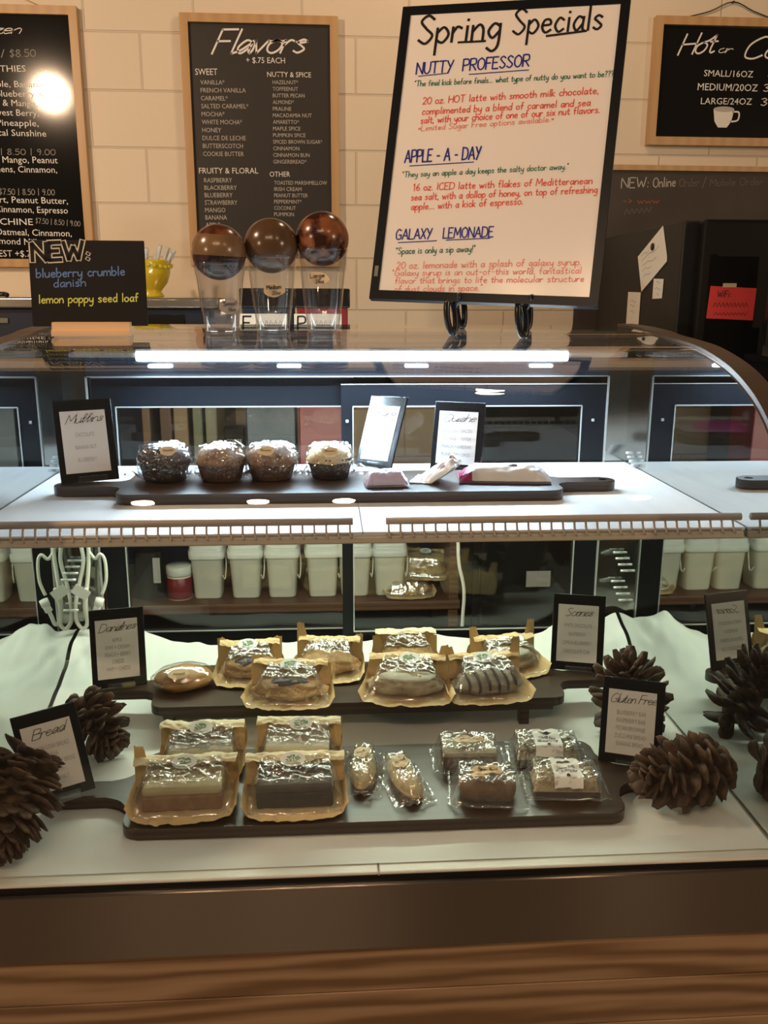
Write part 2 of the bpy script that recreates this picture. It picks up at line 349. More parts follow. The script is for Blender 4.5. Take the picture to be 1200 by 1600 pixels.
# ------------------------------------------------------------------ lettering
FONT = {
'A':".7|0,0 .35,1 .7,0;.12,.35 .58,.35",'B':".6|0,0 0,1;~0,1 .5,.95 .48,.58 .05,.52;~.05,.52 .62,.45 .58,.03 0,0",'C':".65|~.62,.85 .35,1 .04,.65 .1,.12 .4,0 .64,.15",
'D':".66|0,0 0,1;~0,1 .5,.9 .66,.5 .5,.1 0,0",'E':".55|.52,1 0,1 0,0 .55,0;0,.52 .42,.52",'F':".52|.52,1 0,1 0,0;0,.52 .42,.52",
'G':".7|~.62,.85 .35,1 .04,.65 .1,.12 .4,0 .64,.12 .64,.42;.4,.42 .7,.42",'H':".62|0,0 0,1;.62,0 .62,1;0,.5 .62,.5",'I':".16|.08,0 .08,1",'J':".5|~.42,1 .42,.3 .25,0 .02,.15",
'K':".6|0,0 0,1;.55,1 .02,.45 .6,0",'L':".5|0,1 0,0 .5,0",'M':".8|0,0 .08,1 .4,.3 .72,1 .8,0",'N':".65|0,0 0,1 .65,0 .65,1",'O':".7|~.35,1 .05,.75 .05,.25 .35,0 .65,.25 .65,.75 .35,1",
'P':".58|0,0 0,1;~0,1 .5,.97 .54,.55 .0,.45",'Q':".7|~.35,1 .05,.75 .05,.25 .35,0 .65,.25 .65,.75 .35,1;.42,.22 .72,-.1",'R':".6|0,0 0,1;~0,1 .5,.97 .54,.55 .0,.47;.22,.47 .6,0",
'S':".58|~.55,.85 .3,1 .06,.8 .28,.53 .54,.27 .3,0 .02,.14",'T':".65|0,1 .65,1;.32,1 .32,0",'U':".62|~0,1 .03,.25 .3,0 .58,.25 .62,1",'V':".65|0,1 .32,0 .65,1",'W':".9|0,1 .22,0 .45,.7 .68,0 .9,1",
'X':".6|0,0 .6,1;0,1 .6,0",'Y':".6|0,1 .3,.48;.6,1 .15,-.05",'Z':".55|0,1 .55,1 0,0 .55,0",
'a':".48|~.44,.45 .22,.54 .03,.25 .18,.0 .42,.25;~.45,.52 .43,.1 .5,.0",'b':".46|0,1 0,.02;~0,.35 .25,.54 .45,.28 .25,0 0,.08",'c':".42|~.4,.45 .2,.54 .03,.25 .2,0 .42,.1",
'd':".48|~.44,.42 .22,.54 .03,.25 .2,0 .42,.2;.46,1 .44,0",'e':".45|~.04,.28 .4,.32 .34,.5 .12,.48 .03,.22 .2,0 .43,.1",'f':".36|~.36,.92 .22,.98 .14,.8 .13,0;0,.52 .32,.52",
'g':".47|~.43,.45 .22,.54 .03,.28 .2,.04 .42,.25;~.45,.52 .44,-.2 .25,-.42 .03,-.3",'h':".45|0,1 0,0;~0,.3 .25,.54 .42,.36 .43,0",'i':".14|.07,.52 .07,0;.07,.72 .08,.76",'j':".2|~.14,.52 .12,-.2 -.05,-.38;.14,.72 .15,.76",
'k':".42|0,1 0,0;.38,.54 .02,.22 .42,0",'l':".14|.07,1 .07,0",'m':".72|0,.52 0,0;~0,.3 .2,.54 .34,.38 .34,0;~.34,.3 .55,.54 .69,.38 .7,0",'n':".44|0,.52 0,0;~0,.3 .24,.54 .4,.38 .42,0",
'o':".48|~.24,.54 .03,.38 .05,.12 .24,0 .43,.14 .45,.4 .24,.54",'p':".46|0,.52 0,-.42;~0,.35 .25,.54 .45,.28 .25,0 0,.1",'q':".47|~.43,.42 .22,.54 .03,.25 .2,.0 .42,.2;.45,.52 .44,-.42",
'r':".34|0,.52 0,0;~0,.3 .16,.52 .34,.46",'s':".4|~.37,.46 .2,.54 .05,.42 .22,.28 .36,.14 .2,0 .02,.08",'t':".36|~.16,.85 .15,.15 .24,.0 .36,.06;.0,.54 .33,.54",'u':".46|~0,.52 .03,.12 .2,0 .4,.2;.43,.52 .43,0",
'v':".42|0,.52 .2,0 .42,.52",'w':".64|0,.52 .16,0 .32,.44 .48,0 .64,.52",'x':".42|0,.52 .42,0;.4,.52 0,0",'y':".44|~0,.52 .05,.18 .22,.08 .4,.3;~.43,.52 .38,-.2 .2,-.42 .02,-.34",'z':".4|0,.52 .4,.52 0,0 .42,0",
'0':".55|~.28,1 .04,.75 .04,.25 .28,0 .52,.25 .52,.75 .28,1",'1':".3|.02,.8 .18,1 .18,0",'2':".52|~.03,.8 .25,1 .5,.75 .3,.35 .02,.02;.02,.02 .53,.02",'3':".5|~.03,.88 .28,1 .46,.75 .2,.53 .5,.3 .28,0 .02,.1",
'4':".52|.4,0 .4,1 .02,.3 .54,.3",'5':".5|.45,1 .08,1 .05,.58;~.05,.58 .35,.6 .48,.3 .3,.02 .02,.08",'6':".5|~.4,1 .1,.6 .03,.25 .25,0 .48,.25 .28,.5 .06,.3",'7':".5|.02,1 .5,1 .18,0",
'8':".52|~.26,.55 .06,.78 .26,1 .46,.78 .26,.55 .03,.25 .26,0 .5,.25 .26,.55",'9':".5|~.45,.75 .25,.5 .05,.75 .25,1 .45,.78 .42,.3 .3,0",
'.':".14|.05,0 .08,.05",',':".14|.08,.05 .03,-.14",':':".16|.07,.05 .08,.1;.07,.45 .08,.5",'!':".14|.07,1 .06,.3;.07,0 .07,.05",'?':".42|~.03,.8 .2,1 .4,.78 .2,.5 .2,.25;.2,0 .2,.05",
'"':".26|.06,1 .05,.78;.2,1 .19,.78",'-':".42|.06,.42 .36,.42",'/':".36|.02,-.05 .34,1.05",'*':".36|.06,.3 .3,.6;.3,.3 .06,.6;.02,.45 .34,.45",'$':".5|~.45,.85 .25,.95 .08,.75 .25,.5 .45,.28 .25,.05 .03,.15;.26,1.1 .24,-.1",'|':".2|.1,-.1 .1,1.1",
'+':".44|.05,.4 .4,.4;.22,.6 .22,.2",'>':".4|.05,.7 .36,.42 .05,.15",'&':".6|~.58,.05 .1,.75 .28,1 .4,.8 .05,.3 .2,0 .55,.35",' ':".3|"}
def glyph(ch):
    wd, rest = FONT.get(ch, FONT[' ']).split('|'); st = []
    for q in rest.split(';'):
        if not q: continue
        sm = q[0] == '~'; pts = [tuple(float(v) for v in p.split(',')) for p in q.lstrip('~').split()]
        st += [smooth(pts)] if sm else [[Vector(a), Vector(b)] for a, b in zip(pts, pts[1:])]
    return float(wd), st
def hand_strokes(text, slant=0.0, script=False, gap=0.14):
    x = 0.0; out = []; last = None
    for ch in text:
        wd, st = glyph(ch)
        st = [[Vector((p.x + x + slant*p.y, p.y)) for p in q] for q in st]
        if script and ch.islower() and st:
            if last is not None:
                a, b_ = last, st[0][0]
                out.append(smooth([a, (a*0.6 + b_*0.4) + Vector((0.02, -0.05)), b_], 4))
            last = st[0][-1] if len(st) == 1 or ch in 'ij' else st[-1][-1]
            if ch in 'tf': last = st[0][-1]
        else:
            last = None
        out += st; x += wd + (gap*0.35 if script else gap)
    return out, max(0.01, x - gap)
_bf = {}
def block_text(text):
    if text in _bf: return _bf[text]
    cu = bpy.data.curves.new('lettering_source', 'FONT'); cu.body = text; cu.size = 1.0; cu.resolution_u = 2; cu.fill_mode = 'FRONT'
    ob = bpy.data.objects.new('lettering_source', cu); me = bpy.data.meshes.new_from_object(ob)
    vs = [(v.co.x, v.co.y) for v in me.vertices]; fs = [tuple(p.vertices) for p in me.polygons]
    bpy.data.objects.remove(ob); bpy.data.meshes.remove(me); bpy.data.curves.remove(cu)
    x0 = min([v[0] for v in vs] or [0]); x1 = max([v[0] for v in vs] or [1])
    _bf[text] = (vs, fs, x0, max(0.01, x1-x0)); return _bf[text]
def write(g, row, T, thick=0.10, lift=0.0, mi=None):
    """row = (text, x0, z0, x1, z1, cap height, kind, material); T maps (a, b) on the face to a point"""
    text, ax, ay, bx, by, h, kind, c = row
    mi = c if mi is None else mi
    d = Vector((bx-ax, by-ay)); ln = d.length; e = d/ln; n = Vector((-e.y, e.x)); A = Vector((ax, ay))
    if kind == 'b':
        vs, fs, x0, wd = block_text(text); sx = ln/wd; sy = h/0.69
        bv = [g.b.verts.new(T(*(A + e*((v[0]-x0)*sx) + n*(v[1]*sy)))) for v in vs]
        for f in fs: g._face([bv[i] for i in f], mi)
    else:
        sc = kind == 's'; st, wd = hand_strokes(text, 0.42 if sc else 0.05, sc); sx = ln/wd
        for q in st: g.ribbon([A + e*(p.x*sx) + n*(p.y*h) for p in q], max(h*thick, 0.0007), T, mi)
# ------------------------------------------------------------------ lettering tables: text, start, end, cap height, kind, material
WB=[
 ('Spring',-0.1727,0.4872,-0.0181,0.4912,0.0541,'h',0),
 ('Specials',0.0047,0.4974,0.1639,0.5003,0.0477,'h',0),
 ('NUTTY  PROFESSOR',-0.1684,0.4291,0.0415,0.4372,0.0219,'h',1),
 ('"The final kick before finals... what type of nutty do you want to be???"',-0.1694,0.4057,0.1971,0.4129,0.0108,'h',2),
 ('20 oz. HOT latte with smooth milk chocolate,',-0.1493,0.3708,0.1705,0.3824,0.0132,'h',3),
 ('complimented by a blend of caramel and sea',-0.1482,0.3511,0.1584,0.3607,0.0132,'h',3),
 ('salt, with your choice of one of our six nut flavors.',-0.1487,0.3340,0.1763,0.3475,0.0131,'h',3),
 ('*Limited Sugar Free options available.*',-0.1519,0.3194,0.0973,0.3328,0.0108,'h',4),
 ('APPLE - A - DAY',-0.1709,0.2597,-0.0286,0.2659,0.0230,'h',1),
 ('"They say an apple a day keeps the salty doctor away."',-0.1726,0.2316,0.1324,0.2460,0.0107,'h',2),
 ('16 oz. ICED latte with flakes of Meditteranean',-0.1486,0.2060,0.1763,0.2193,0.0130,'h',3),
 ('sea salt, with a dollop of honey, on top of refreshing',-0.1501,0.1877,0.1868,0.2032,0.0130,'h',3),
 ('apple... with a kick of espresso.',-0.1480,0.1695,0.0587,0.1817,0.0131,'h',3),
 ('GALAXY   LEMONADE',-0.1711,0.1133,0.0109,0.1212,0.0191,'h',1),
 ('"Space is only a sip away!"',-0.1678,0.0854,-0.0188,0.0934,0.0120,'h',2),
 ('20 oz. lemonade with a splash of galaxy syrup.',-0.1633,0.0577,0.1727,0.0734,0.0129,'h',4),
 ('"Galaxy syrup is an out-of-this world, fantastical',-0.1704,0.0441,0.1742,0.0586,0.0117,'h',4),
 ('flavor that brings to life the molecular structure',-0.1625,0.0298,0.1802,0.0439,0.0117,'h',4),
 ('of dust clouds in space."',-0.1619,0.0141,0.0021,0.0220,0.0119,'h',4),
]
WBU=[ (-0.0942,0.4874,-0.0438,0.4876,0), (0.0678,0.4920,0.1374,0.4981,0), (-0.1630,0.4252,-0.1070,0.4294,1), (-0.0668,0.4255,0.0423,0.4301,1), (-0.1603,0.2535,-0.0398,0.2600,1), (-0.1654,0.1074,-0.0926,0.1123,1), (-0.0747,0.1138,0.0054,0.1187,1) ]
FL=[
 ('Flavors',-0.4696,1.6475,-0.1359,1.6586,0.0825,'s',0),
 ('+ $.75 EACH',-0.3424,1.6194,-0.1966,1.6201,0.0197,'b',0),
 ('SWEET',-0.5346,1.5741,-0.4513,1.5756,0.0220,'b',0),
 ('NUTTY & SPICE',-0.2650,1.5725,-0.0989,1.5733,0.0177,'b',0),
 ('VANILLA*',-0.5171,1.5414,-0.4264,1.5423,0.0155,'b',1),
 ('FRENCH VANILLA',-0.5172,1.5137,-0.3472,1.5160,0.0156,'b',1),
 ('CARAMEL*',-0.5173,1.4859,-0.4167,1.4869,0.0156,'b',1),
 ('SALTED CARAMEL*',-0.5174,1.4580,-0.3395,1.4603,0.0157,'b',1),
 ('MOCHA*',-0.5175,1.4300,-0.4309,1.4307,0.0158,'b',1),
 ('WHITE MOCHA*',-0.5177,1.4018,-0.3656,1.4035,0.0158,'b',1),
 ('HONEY',-0.5178,1.3736,-0.4453,1.3740,0.0159,'b',1),
 ('DULCE DE LECHE',-0.5179,1.3452,-0.3530,1.3469,0.0159,'b',1),
 ('BUTTERSCOTCH',-0.5180,1.3167,-0.3650,1.3182,0.0160,'b',1),
 ('COOKIE BUTTER',-0.5181,1.2881,-0.3623,1.2895,0.0161,'b',1),
 ('HAZELNUT*',-0.2453,1.5474,-0.1489,1.5484,0.0133,'b',1),
 ('TOFFEENUT',-0.2457,1.5242,-0.1491,1.5253,0.0134,'b',1),
 ('BUTTER PECAN',-0.2461,1.5010,-0.1251,1.5024,0.0134,'b',1),
 ('ALMOND*',-0.2464,1.4777,-0.1665,1.4784,0.0134,'b',1),
 ('PRALINE',-0.2468,1.4544,-0.1765,1.4548,0.0135,'b',1),
 ('MACADAMIA NUT',-0.2472,1.4309,-0.0988,1.4326,0.0136,'b',1),
 ('AMARETTO*',-0.2476,1.4074,-0.1478,1.4082,0.0136,'b',1),
 ('MAPLE SPICE',-0.2480,1.3838,-0.1431,1.3847,0.0137,'b',1),
 ('PUMPKIN SPICE',-0.2484,1.3601,-0.1238,1.3612,0.0137,'b',1),
 ('SPICED BROWN SUGAR*',-0.2488,1.3363,-0.0601,1.3383,0.0137,'b',1),
 ('CINNAMON',-0.2492,1.3125,-0.1487,1.3131,0.0138,'b',1),
 ('CINNAMON BUN',-0.2496,1.2885,-0.1095,1.2897,0.0138,'b',1),
 ('GINGERBREAD*',-0.2500,1.2645,-0.1220,1.2655,0.0139,'b',1),
 ('FRUITY & FLORAL',-0.5369,1.2246,-0.3093,1.2274,0.0208,'b',0),
 ('OTHER',-0.2654,1.2163,-0.1864,1.2172,0.0186,'b',0),
 ('RASPBERRY',-0.5189,1.1923,-0.4111,1.1936,0.0162,'b',1),
 ('BLACKBERRY',-0.5191,1.1651,-0.3939,1.1665,0.0163,'b',1),
 ('BLUEBERRY',-0.5194,1.1377,-0.4112,1.1389,0.0164,'b',1),
 ('STRAWBERRY',-0.5197,1.1103,-0.3940,1.1115,0.0165,'b',1),
 ('MANGO',-0.5199,1.0827,-0.4410,1.0834,0.0165,'b',1),
 ('BANANA',-0.5202,1.0550,-0.4362,1.0558,0.0166,'b',1),
 ('APPLE',-0.5205,1.0272,-0.4636,1.0277,0.0166,'b',1),
 ('TOASTED MARSHMELLOW',-0.2489,1.1873,-0.0432,1.1890,0.0141,'b',1),
 ('IRISH CREAM',-0.2495,1.1641,-0.1430,1.1646,0.0141,'b',1),
 ('PEANUT BUTTER',-0.2501,1.1408,-0.1185,1.1415,0.0141,'b',1),
 ('PEPPERMINT*',-0.2508,1.1175,-0.1439,1.1179,0.0141,'b',1),
 ('COCONUT',-0.2514,1.0941,-0.1668,1.0942,0.0142,'b',1),
 ('PUMPKIN',-0.2520,1.0705,-0.1747,1.0706,0.0142,'b',1),
]
LM=[
 ('Frozen',-1.3706,1.6978,-1.1761,1.7019,0.0339,'s',0),
 ('$7.50 / $8.50',-1.3567,1.6170,-1.1188,1.6260,0.0237,'h',1),
 ('SMOOTHIES',-1.3618,1.5696,-1.1584,1.5734,0.0216,'b',0),
 ('Strawberry, Apple, Banana,',-1.4953,1.5184,-1.0982,1.5200,0.0218,'b',0),
 ('Acai, Banana, Blueberry &',-1.4840,1.4859,-1.1011,1.4870,0.0220,'b',0),
 ('Peach & Mango,',-1.3427,1.4554,-1.1275,1.4535,0.0220,'b',0),
 ('Northwest Berry,',-1.3723,1.4219,-1.1258,1.4203,0.0221,'b',0),
 ('Spinach, Pineapple,',-1.4223,1.3857,-1.1291,1.3846,0.0223,'b',0),
 ('Tropical Sunshine',-1.3674,1.3509,-1.1040,1.3491,0.0224,'b',0),
 ('7.50 | 8.50 | 9.00',-1.3648,1.2825,-1.0765,1.2841,0.0203,'h',1),
 ('Spinach & Mango, Peanut',-1.4242,1.2546,-1.0695,1.2546,0.0227,'b',0),
 ('Kale, Greens, Cinnamon,',-1.4139,1.2207,-1.0748,1.2203,0.0228,'b',0),
 ('$7.50 | 8.50 | 9.00',-1.2993,1.1396,-1.0913,1.1395,0.0208,'h',1),
 ('Plain, Yogurt, Peanut Butter,',-1.4637,1.1124,-1.0435,1.1075,0.0231,'b',0),
 ('Chocolate, Cinnamon, Espresso',-1.4771,1.0776,-1.0464,1.0724,0.0233,'b',0),
 ('MACHINE',-1.3679,1.0297,-1.1829,1.0290,0.0235,'b',0),
 ('$7.50 | 8.50 | 9.00',-1.1726,1.0361,-1.0042,1.0258,0.0188,'h',1),
 ('Greens, Oatmeal, Cinnamon,',-1.4483,0.9939,-1.0388,0.9877,0.0236,'b',0),
 ('Almond Milk',-1.3512,0.9593,-1.1632,0.9536,0.0237,'b',0),
 ('REQUEST +$.75',-1.4092,0.9114,-1.1865,0.9105,0.0238,'b',0),
]
HC=[
 ('Hot',1.3208,1.6786,1.4541,1.6903,0.0715,'s',0),
 ('or',1.4769,1.6907,1.5229,1.6894,0.0314,'s',0),
 ('Cold',1.5708,1.6700,1.7955,1.6789,0.0764,'s',0),
 ('SMALL/16OZ',1.4316,1.6061,1.6291,1.6051,0.0227,'b',0),
 ('MEDIUM/20OZ',1.4109,1.5554,1.6526,1.5550,0.0252,'b',0),
 ('LARGE/24OZ',1.4284,1.5051,1.6347,1.5062,0.0231,'b',0),
 ('2.50',1.6877,1.6108,1.7703,1.6100,0.0251,'h',0),
 ('3.00',1.6759,1.5555,1.7767,1.5572,0.0253,'h',0),
 ('3.50',1.6712,1.5045,1.7750,1.5062,0.0255,'h',0),
]
CH=[
 ('NEW:',1.1347,1.1912,1.2467,1.1949,0.0384,'h',0),
 ('Online',1.2650,1.1951,1.3562,1.2010,0.0361,'h',0),
 ('Order',1.3722,1.1987,1.4534,1.2021,0.0313,'h',1),
 ('/',1.4671,1.1974,1.4802,1.1975,0.0386,'h',1),
 ('Mobile Order',1.4982,1.2026,1.7172,1.2099,0.0290,'h',1),
 ('-> www',1.1442,1.1309,1.2935,1.1348,0.0242,'h',2),
 ('address',1.1893,1.0531,1.3198,1.0715,0.0245,'h',1),
]
NS=[
 ('NEW',-0.0935,0.1140,-0.0069,0.1189,0.0300,'h',0),
 (':',-0.0026,0.1167,0.0051,0.1167,0.0224,'h',0),
 ('blueberry crumble',-0.0887,0.0851,0.0638,0.0900,0.0157,'h',1),
 ('danish',-0.0602,0.0683,-0.0051,0.0707,0.0146,'h',1),
 ('lemon poppy seed loaf',-0.0870,0.0403,0.0851,0.0435,0.0147,'h',2),
]
# ------------------------------------------------------------------ room shell
FZ = -Z0
g = G(); g.box((0.4, 2.70, 0.70), (6.4, 0.2, 3.1)); struct(g.build('wall_back', 'wall'))
g = G(); g.box((0.4, -0.2, FZ-0.05), (6.4, 6.0, 0.1)); struct(g.build('floor', 'floor'))

# ------------------------------------------------------------------ boards hanging on the wall
WY = 2.60
def wall_board(name, x0, x1, z0, z1, rows, label, panel, fw=0.030, mats=('white', 'midwhite'), cat='menu board', extra=None):
    xc = (x0+x1)/2; t = thing(name, (xc, WY, z0), label, cat, 'framed menu boards on the wall'); hw = (x1-x0)/2; H = z1-z0
    g = G(); g.box((0, -0.0165, H/2), (2*hw-0.02, 0.008, H-0.02)); g.build('panel', panel, t)
    fr = G()
    for sx in (-1, 1):
        fr.prism([(sx*hw, 0), (sx*hw, H), (sx*(hw-fw), H-fw), (sx*(hw-fw), fw)], -0.036, -0.002, lambda a, b, h: (a, h, b), 0)
    for z_, q in ((0, 1), (H, -1)):
        fr.prism([(-hw, z_), (hw, z_), (hw-fw, z_+q*fw), (-hw+fw, z_+q*fw)], -0.036, -0.002, lambda a, b, h: (a, h, b), 0)
    fr.build('frame', 'oak', t)
    g = G(); T = lambda a, b: (a-xc, -0.0212, b-z0)
    for r in rows: write(g, r, T, 0.085 if r[6] == 's' else 0.12)
    if extra: extra(g, T)
    g.build('lettering', list(mats), t)
    return t
LMX = (-1.57, -0.955)
lmc = [r for r in LM if r[1] > LMX[0]+0.01] + [(t[max(0, int(len(t)*(LMX[0]+0.035-a)/(c-a))):].strip(), LMX[0]+0.035, b, c, d, h, k, m) for t, a, b, c, d, h, k, m in LM if a <= LMX[0]+0.01]
wall_board('menu_board', LMX[0], LMX[1], 0.872, 1.795, lmc, 'tall black smoothie menu with handwritten prices and a lamp glare, in an oak frame', 'glossblack', mats=('white', 'dimwhite'))
g = G(); g.tube([(-1.35, 2.592, 1.80), (-1.20, 2.588, 1.845), (-1.08, 2.592, 1.795)], 0.002, 6); tag(g.build('hanging_string', 'tan'), 'dark string holding up the smoothie menu board', 'string')
wall_board('menu_board', -0.583, 0.004, 0.880, 1.782, FL, 'tall black menu of syrup flavors in an oak frame, behind the three cups', 'slate')
def mug(g, T):
    c = (1.524, 1.455); g.prism([(c[0]-0.042, c[1]+0.033), (c[0]+0.042, c[1]+0.033), (c[0]+0.034, c[1]-0.012), (c[0]+0.018, c[1]-0.034), (c[0]-0.018, c[1]-0.034), (c[0]-0.034, c[1]-0.012)], 0, 0.0004, lambda a, b, h: T(a, b), 0)
    g.ellipse((c[0], c[1]+0.033), 0.042, 0.010, lambda a, b: (T(a, b)[0], T(a, b)[1]-0.0004, T(a, b)[2]), 24, 1)
    g.ribbon(smooth([(c[0]+0.038, c[1]+0.024), (c[0]+0.062, c[1]+0.022), (c[0]+0.060, c[1]-0.006), (c[0]+0.032, c[1]-0.012)]), 0.006, T, 0)
wall_board('menu_board', 1.222, 1.850, 1.352, 1.812, HC, 'wide black price board for hot or cold drinks with a drawn coffee mug', 'glossblack', extra=mug)
g = G(); g.tube(smooth([(1.345, 2.592, 1.815), (1.44, 2.59, 1.838), (1.527, 2.588, 1.872), (1.61, 2.59, 1.842), (1.70, 2.592, 1.815)], 4), 0.0022, 6)
g.tube([(1.527, 2.60, 1.872), (1.527, 2.582, 1.872)], 0.003, 6); tag(g.build('hanging_string', 'blackcable'), 'thin string over a nail above the hot or cold price board', 'string')
g = G(); xc = 1.45
t = thing('chalkboard', (xc, WY, 0.62), 'wide worn chalkboard about online orders, on the wall behind the black fridge', 'chalkboard')
g.box((0, -0.006, 0.32), (0.96, 0.010, 0.64)); g.build('panel', 'chalkwall', t)
g = G(); g.box((0, -0.012, 0.648), (0.98, 0.022, 0.020)); g.build('frame', 'oak', t)
g = G()
for r in CH[:-1]: write(g, r, lambda a, b: (a-xc, -0.0115, b-0.62), 0.10)
g.ribbon(smooth([(1.155+i*0.010, 1.09+0.001*i + (0.020 if i % 2 else 0)) for i in range(12)], 3), 0.003, lambda a, b: (a-xc, -0.0115, b-0.62), 1)
g.build('lettering', ['midwhite', 'faint', 'orangechalk'], t)

# ------------------------------------------------------------------ black fridge with notes
t = thing('fridge', (1.45, 1.60, FZ), 'tall black fridge standing below the chalkboard at the wall', 'fridge')
ft = 0.988 - FZ
g = G(); g.box((0.0, 0.47, ft/2), (0.84, 0.82, ft), 0, 0.006); g.build('body', 'fridgeside', t)
g = G(); g.box((0.02, 0.030, ft/2+0.03), (0.80, 0.050, ft-0.06), 0, 0.012, seg=3); d = g.build('door', 'fridge', t)
g = G(); g.box((0.28, -0.012, 1.42), (0.022, 0.03, 0.5), 0, 0.006); g.build('handle', 'blackplastic', d)
# notes on the fridge side (plane x = 1.03) and front
def side_note(pts, name, label, marks, tape=True):
    xw = 1.0285; c = (sum(p[0] for p in pts)/len(pts), sum(p[1] for p in pts)/len(pts))
    t_ = thing(name, (xw, c[0], c[1]), label, 'note')
    T = lambda a, b, h: (h, a-c[0], b-c[1])
    g = G(); g.prism(pts, -0.0015, 0.0, T); g.build('sheet', 'paper', t_)
    g = G()
    for (a, b, a2, b2) in marks: g.ribbon(smooth([(a, b), (a*0.6+a2*0.4, b*0.6+b2*0.4+0.004), (a*0.3+a2*0.7, b*0.3+b2*0.7-0.003), (a2, b2)], 4), 0.0022, lambda p, q: T(p, q, -0.0019))
    g.build('handwriting', 'greyink', t_)
    return t_
n1 = side_note([(1.824, 0.985), (1.771, 0.890), (1.768, 0.873), (1.975, 0.782), (2.035, 0.900)], 'paper_note', 'white sheet turned askew under a dark magnet on the fridge side', [(2.00, 0.90, 1.93, 0.915), (1.99, 0.885, 1.84, 0.925), (1.98, 0.868, 1.86, 0.89), (1.98, 0.85, 1.90, 0.865), (1.97, 0.83, 1.90, 0.845)])
g = G(); g.lathe([(0.012, 0), (0.012, 0.004), (0.009, 0.006)], 16); o = g.build('magnet', 'blackplastic', None, (1.0268, 1.895, 0.925), (0, -PI/2, 0)); tag(o, 'round dark magnet pinning the askew sheet to the fridge', 'magnet')
side_note([(1.868, 0.823), (1.783, 0.820), (1.786, 0.760), (1.868, 0.758)], 'paper_note', 'small white note with short lines, taped below the askew sheet', [(1.84, 0.81, 1.81, 0.81), (1.85, 0.79, 1.80, 0.79), (1.83, 0.772, 1.81, 0.772)])
side_note([(2.108, 0.783), (1.983, 0.780), (1.983, 0.650), (2.108, 0.648)], 'paper_note', 'narrow tall white note low on the fridge side beside the whiteboard', [(2.08, 0.75, 2.02, 0.75), (2.08, 0.735, 2.03, 0.735), (2.07, 0.715, 2.03, 0.715)])
t = thing('paper_note', (1.173, 1.6045, 0.698), 'bright red handwritten note taped to the fridge front', 'note')
g = G(); g.prism([(-0.073, 0.003), (0.073, -0.003), (0.075, 0.092), (-0.068, 0.098)], -0.0018, -0.0004, lambda a, b, h: (a, h, b)); g.build('sheet', 'rednote', t)
g = G(); T = lambda a, b: (a, -0.0022, b)
write(g, ('WiFi:', -0.045, 0.066, -0.003, 0.066, 0.018, 'h', 0), T, 0.12)
g.ribbon(smooth([(-0.055+i*0.006, 0.036 + (0.014 if i % 2 else 0)) for i in range(19)], 3), 0.0018, T)
g.ribbon(smooth([(-0.05+i*0.006, 0.012 + (0.008 if i % 2 else 0)) for i in range(18)], 3), 0.0018, T); g.build('handwriting', 'ink', t)
g = G(); g.box((-0.01, -0.003, 0.100), (0.042, 0.001, 0.012)); g.build('tape', 'tan', t)
t = thing('menu_stand', (1.285, 1.45, 0.60), 'pale cream panel in a dark holder at the edge beside the red note', 'sign')
g = G(); g.box((0, 0, 0.205), (0.13, 0.006, 0.20)); g.build('panel', 'cream', t)
g = G(); g.box((0, 0.012, 0.05), (0.15, 0.02, 0.10)); g.box((-0.070, 0.002, 0.17), (0.008, 0.02, 0.28)); g.build('holder', 'blackplastic', t)
t = thing('side_table', (1.35, 1.42, FZ), 'dark stand carrying the cream panel in front of the fridge', 'stand')
g = G(); g.box((0, 0, 1.44), (0.30, 0.24, 0.02)); g.build('top', 'blackplastic', t)
for sx in (-1, 1):
    g = G(); g.box((sx*0.13, 0, 0.715), (0.03, 0.2, 1.43)); g.build('leg', 'blackplastic', t)

# ------------------------------------------------------------------ back bar with its machine front, yellow pot
t = thing('back_bar', (-1.05, 2.0, FZ), 'dark back bar cabinet with a steel top edge along the block wall', 'cabinet')
g = G(); g.box((0, 0.29, 0.785), (1.24, 0.56, 1.57), 0, 0.004); g.build('body', 'navy', t)
g = G(); g.box((0, 0.285, 1.588), (1.28, 0.60, 0.036), 0, 0.006); g.build('top', 'steeltop', t)
g = G()
g.box((0.42, 0.006, 1.515), (0.20, 0.006, 0.075), 0, 0.002); cp = g.build('control_panel', 'black', t)
g = G(); g.box((0.46, 0.001, 1.505), (0.022, 0.006, 0.022)); g.build('button', 'greentop', cp)
g = G(); g.box((-0.12, 0.006, 1.53), (0.12, 0.006, 0.018), 0, 0.003); g.build('badge', 'greygreen', t)
t = thing('utensil_pot', (-0.688, 2.28, 0.757), 'yellow footed ceramic pot on the steel back bar, filled with pale spoons', 'pot')
g = G(); g.lathe([(0.030, 0), (0.045, 0.002), (0.045, 0.010), (0.036, 0.020), (0.042, 0.030), (0.060, 0.052), (0.071, 0.085), (0.073, 0.110), (0.076, 0.124), (0.078, 0.131), (0.072, 0.131), (0.069, 0.110), (0.060, 0.060), (0.010, 0.030)], 36, cap=False); b = g.build('pot', 'rim_y', t)
g = G()
for i in range(22):
    a = 2*PI*i/22; g.sphere((0.074*math.cos(a), 0.074*math.sin(a), 0.110+0.004*math.sin(3*a)), (0.009, 0.009, 0.008), 0, 8, 6)
g.build('relief_band', 'rim_y', b)
for i in range(9):
    a = 2*PI*i/9 + 0.3; R0 = 0.030; q = thing('spoon', (-0.688+R0*math.cos(a), 2.28+R0*math.sin(a), 0.80), 'pale plastic spoon standing in the yellow pot', 'spoon', 'pale spoons in the yellow pot')
    tip = Vector((0.040*math.cos(a)+0.02, 0.040*math.sin(a), 0.125+0.012*math.sin(i*2.1)))
    g = G(); g.tube([(0, 0, 0.0), tip*0.6, tip*0.85, tip], lambda u: 0.004+0.005*u, 8); g.build('handle', 'straw', q)
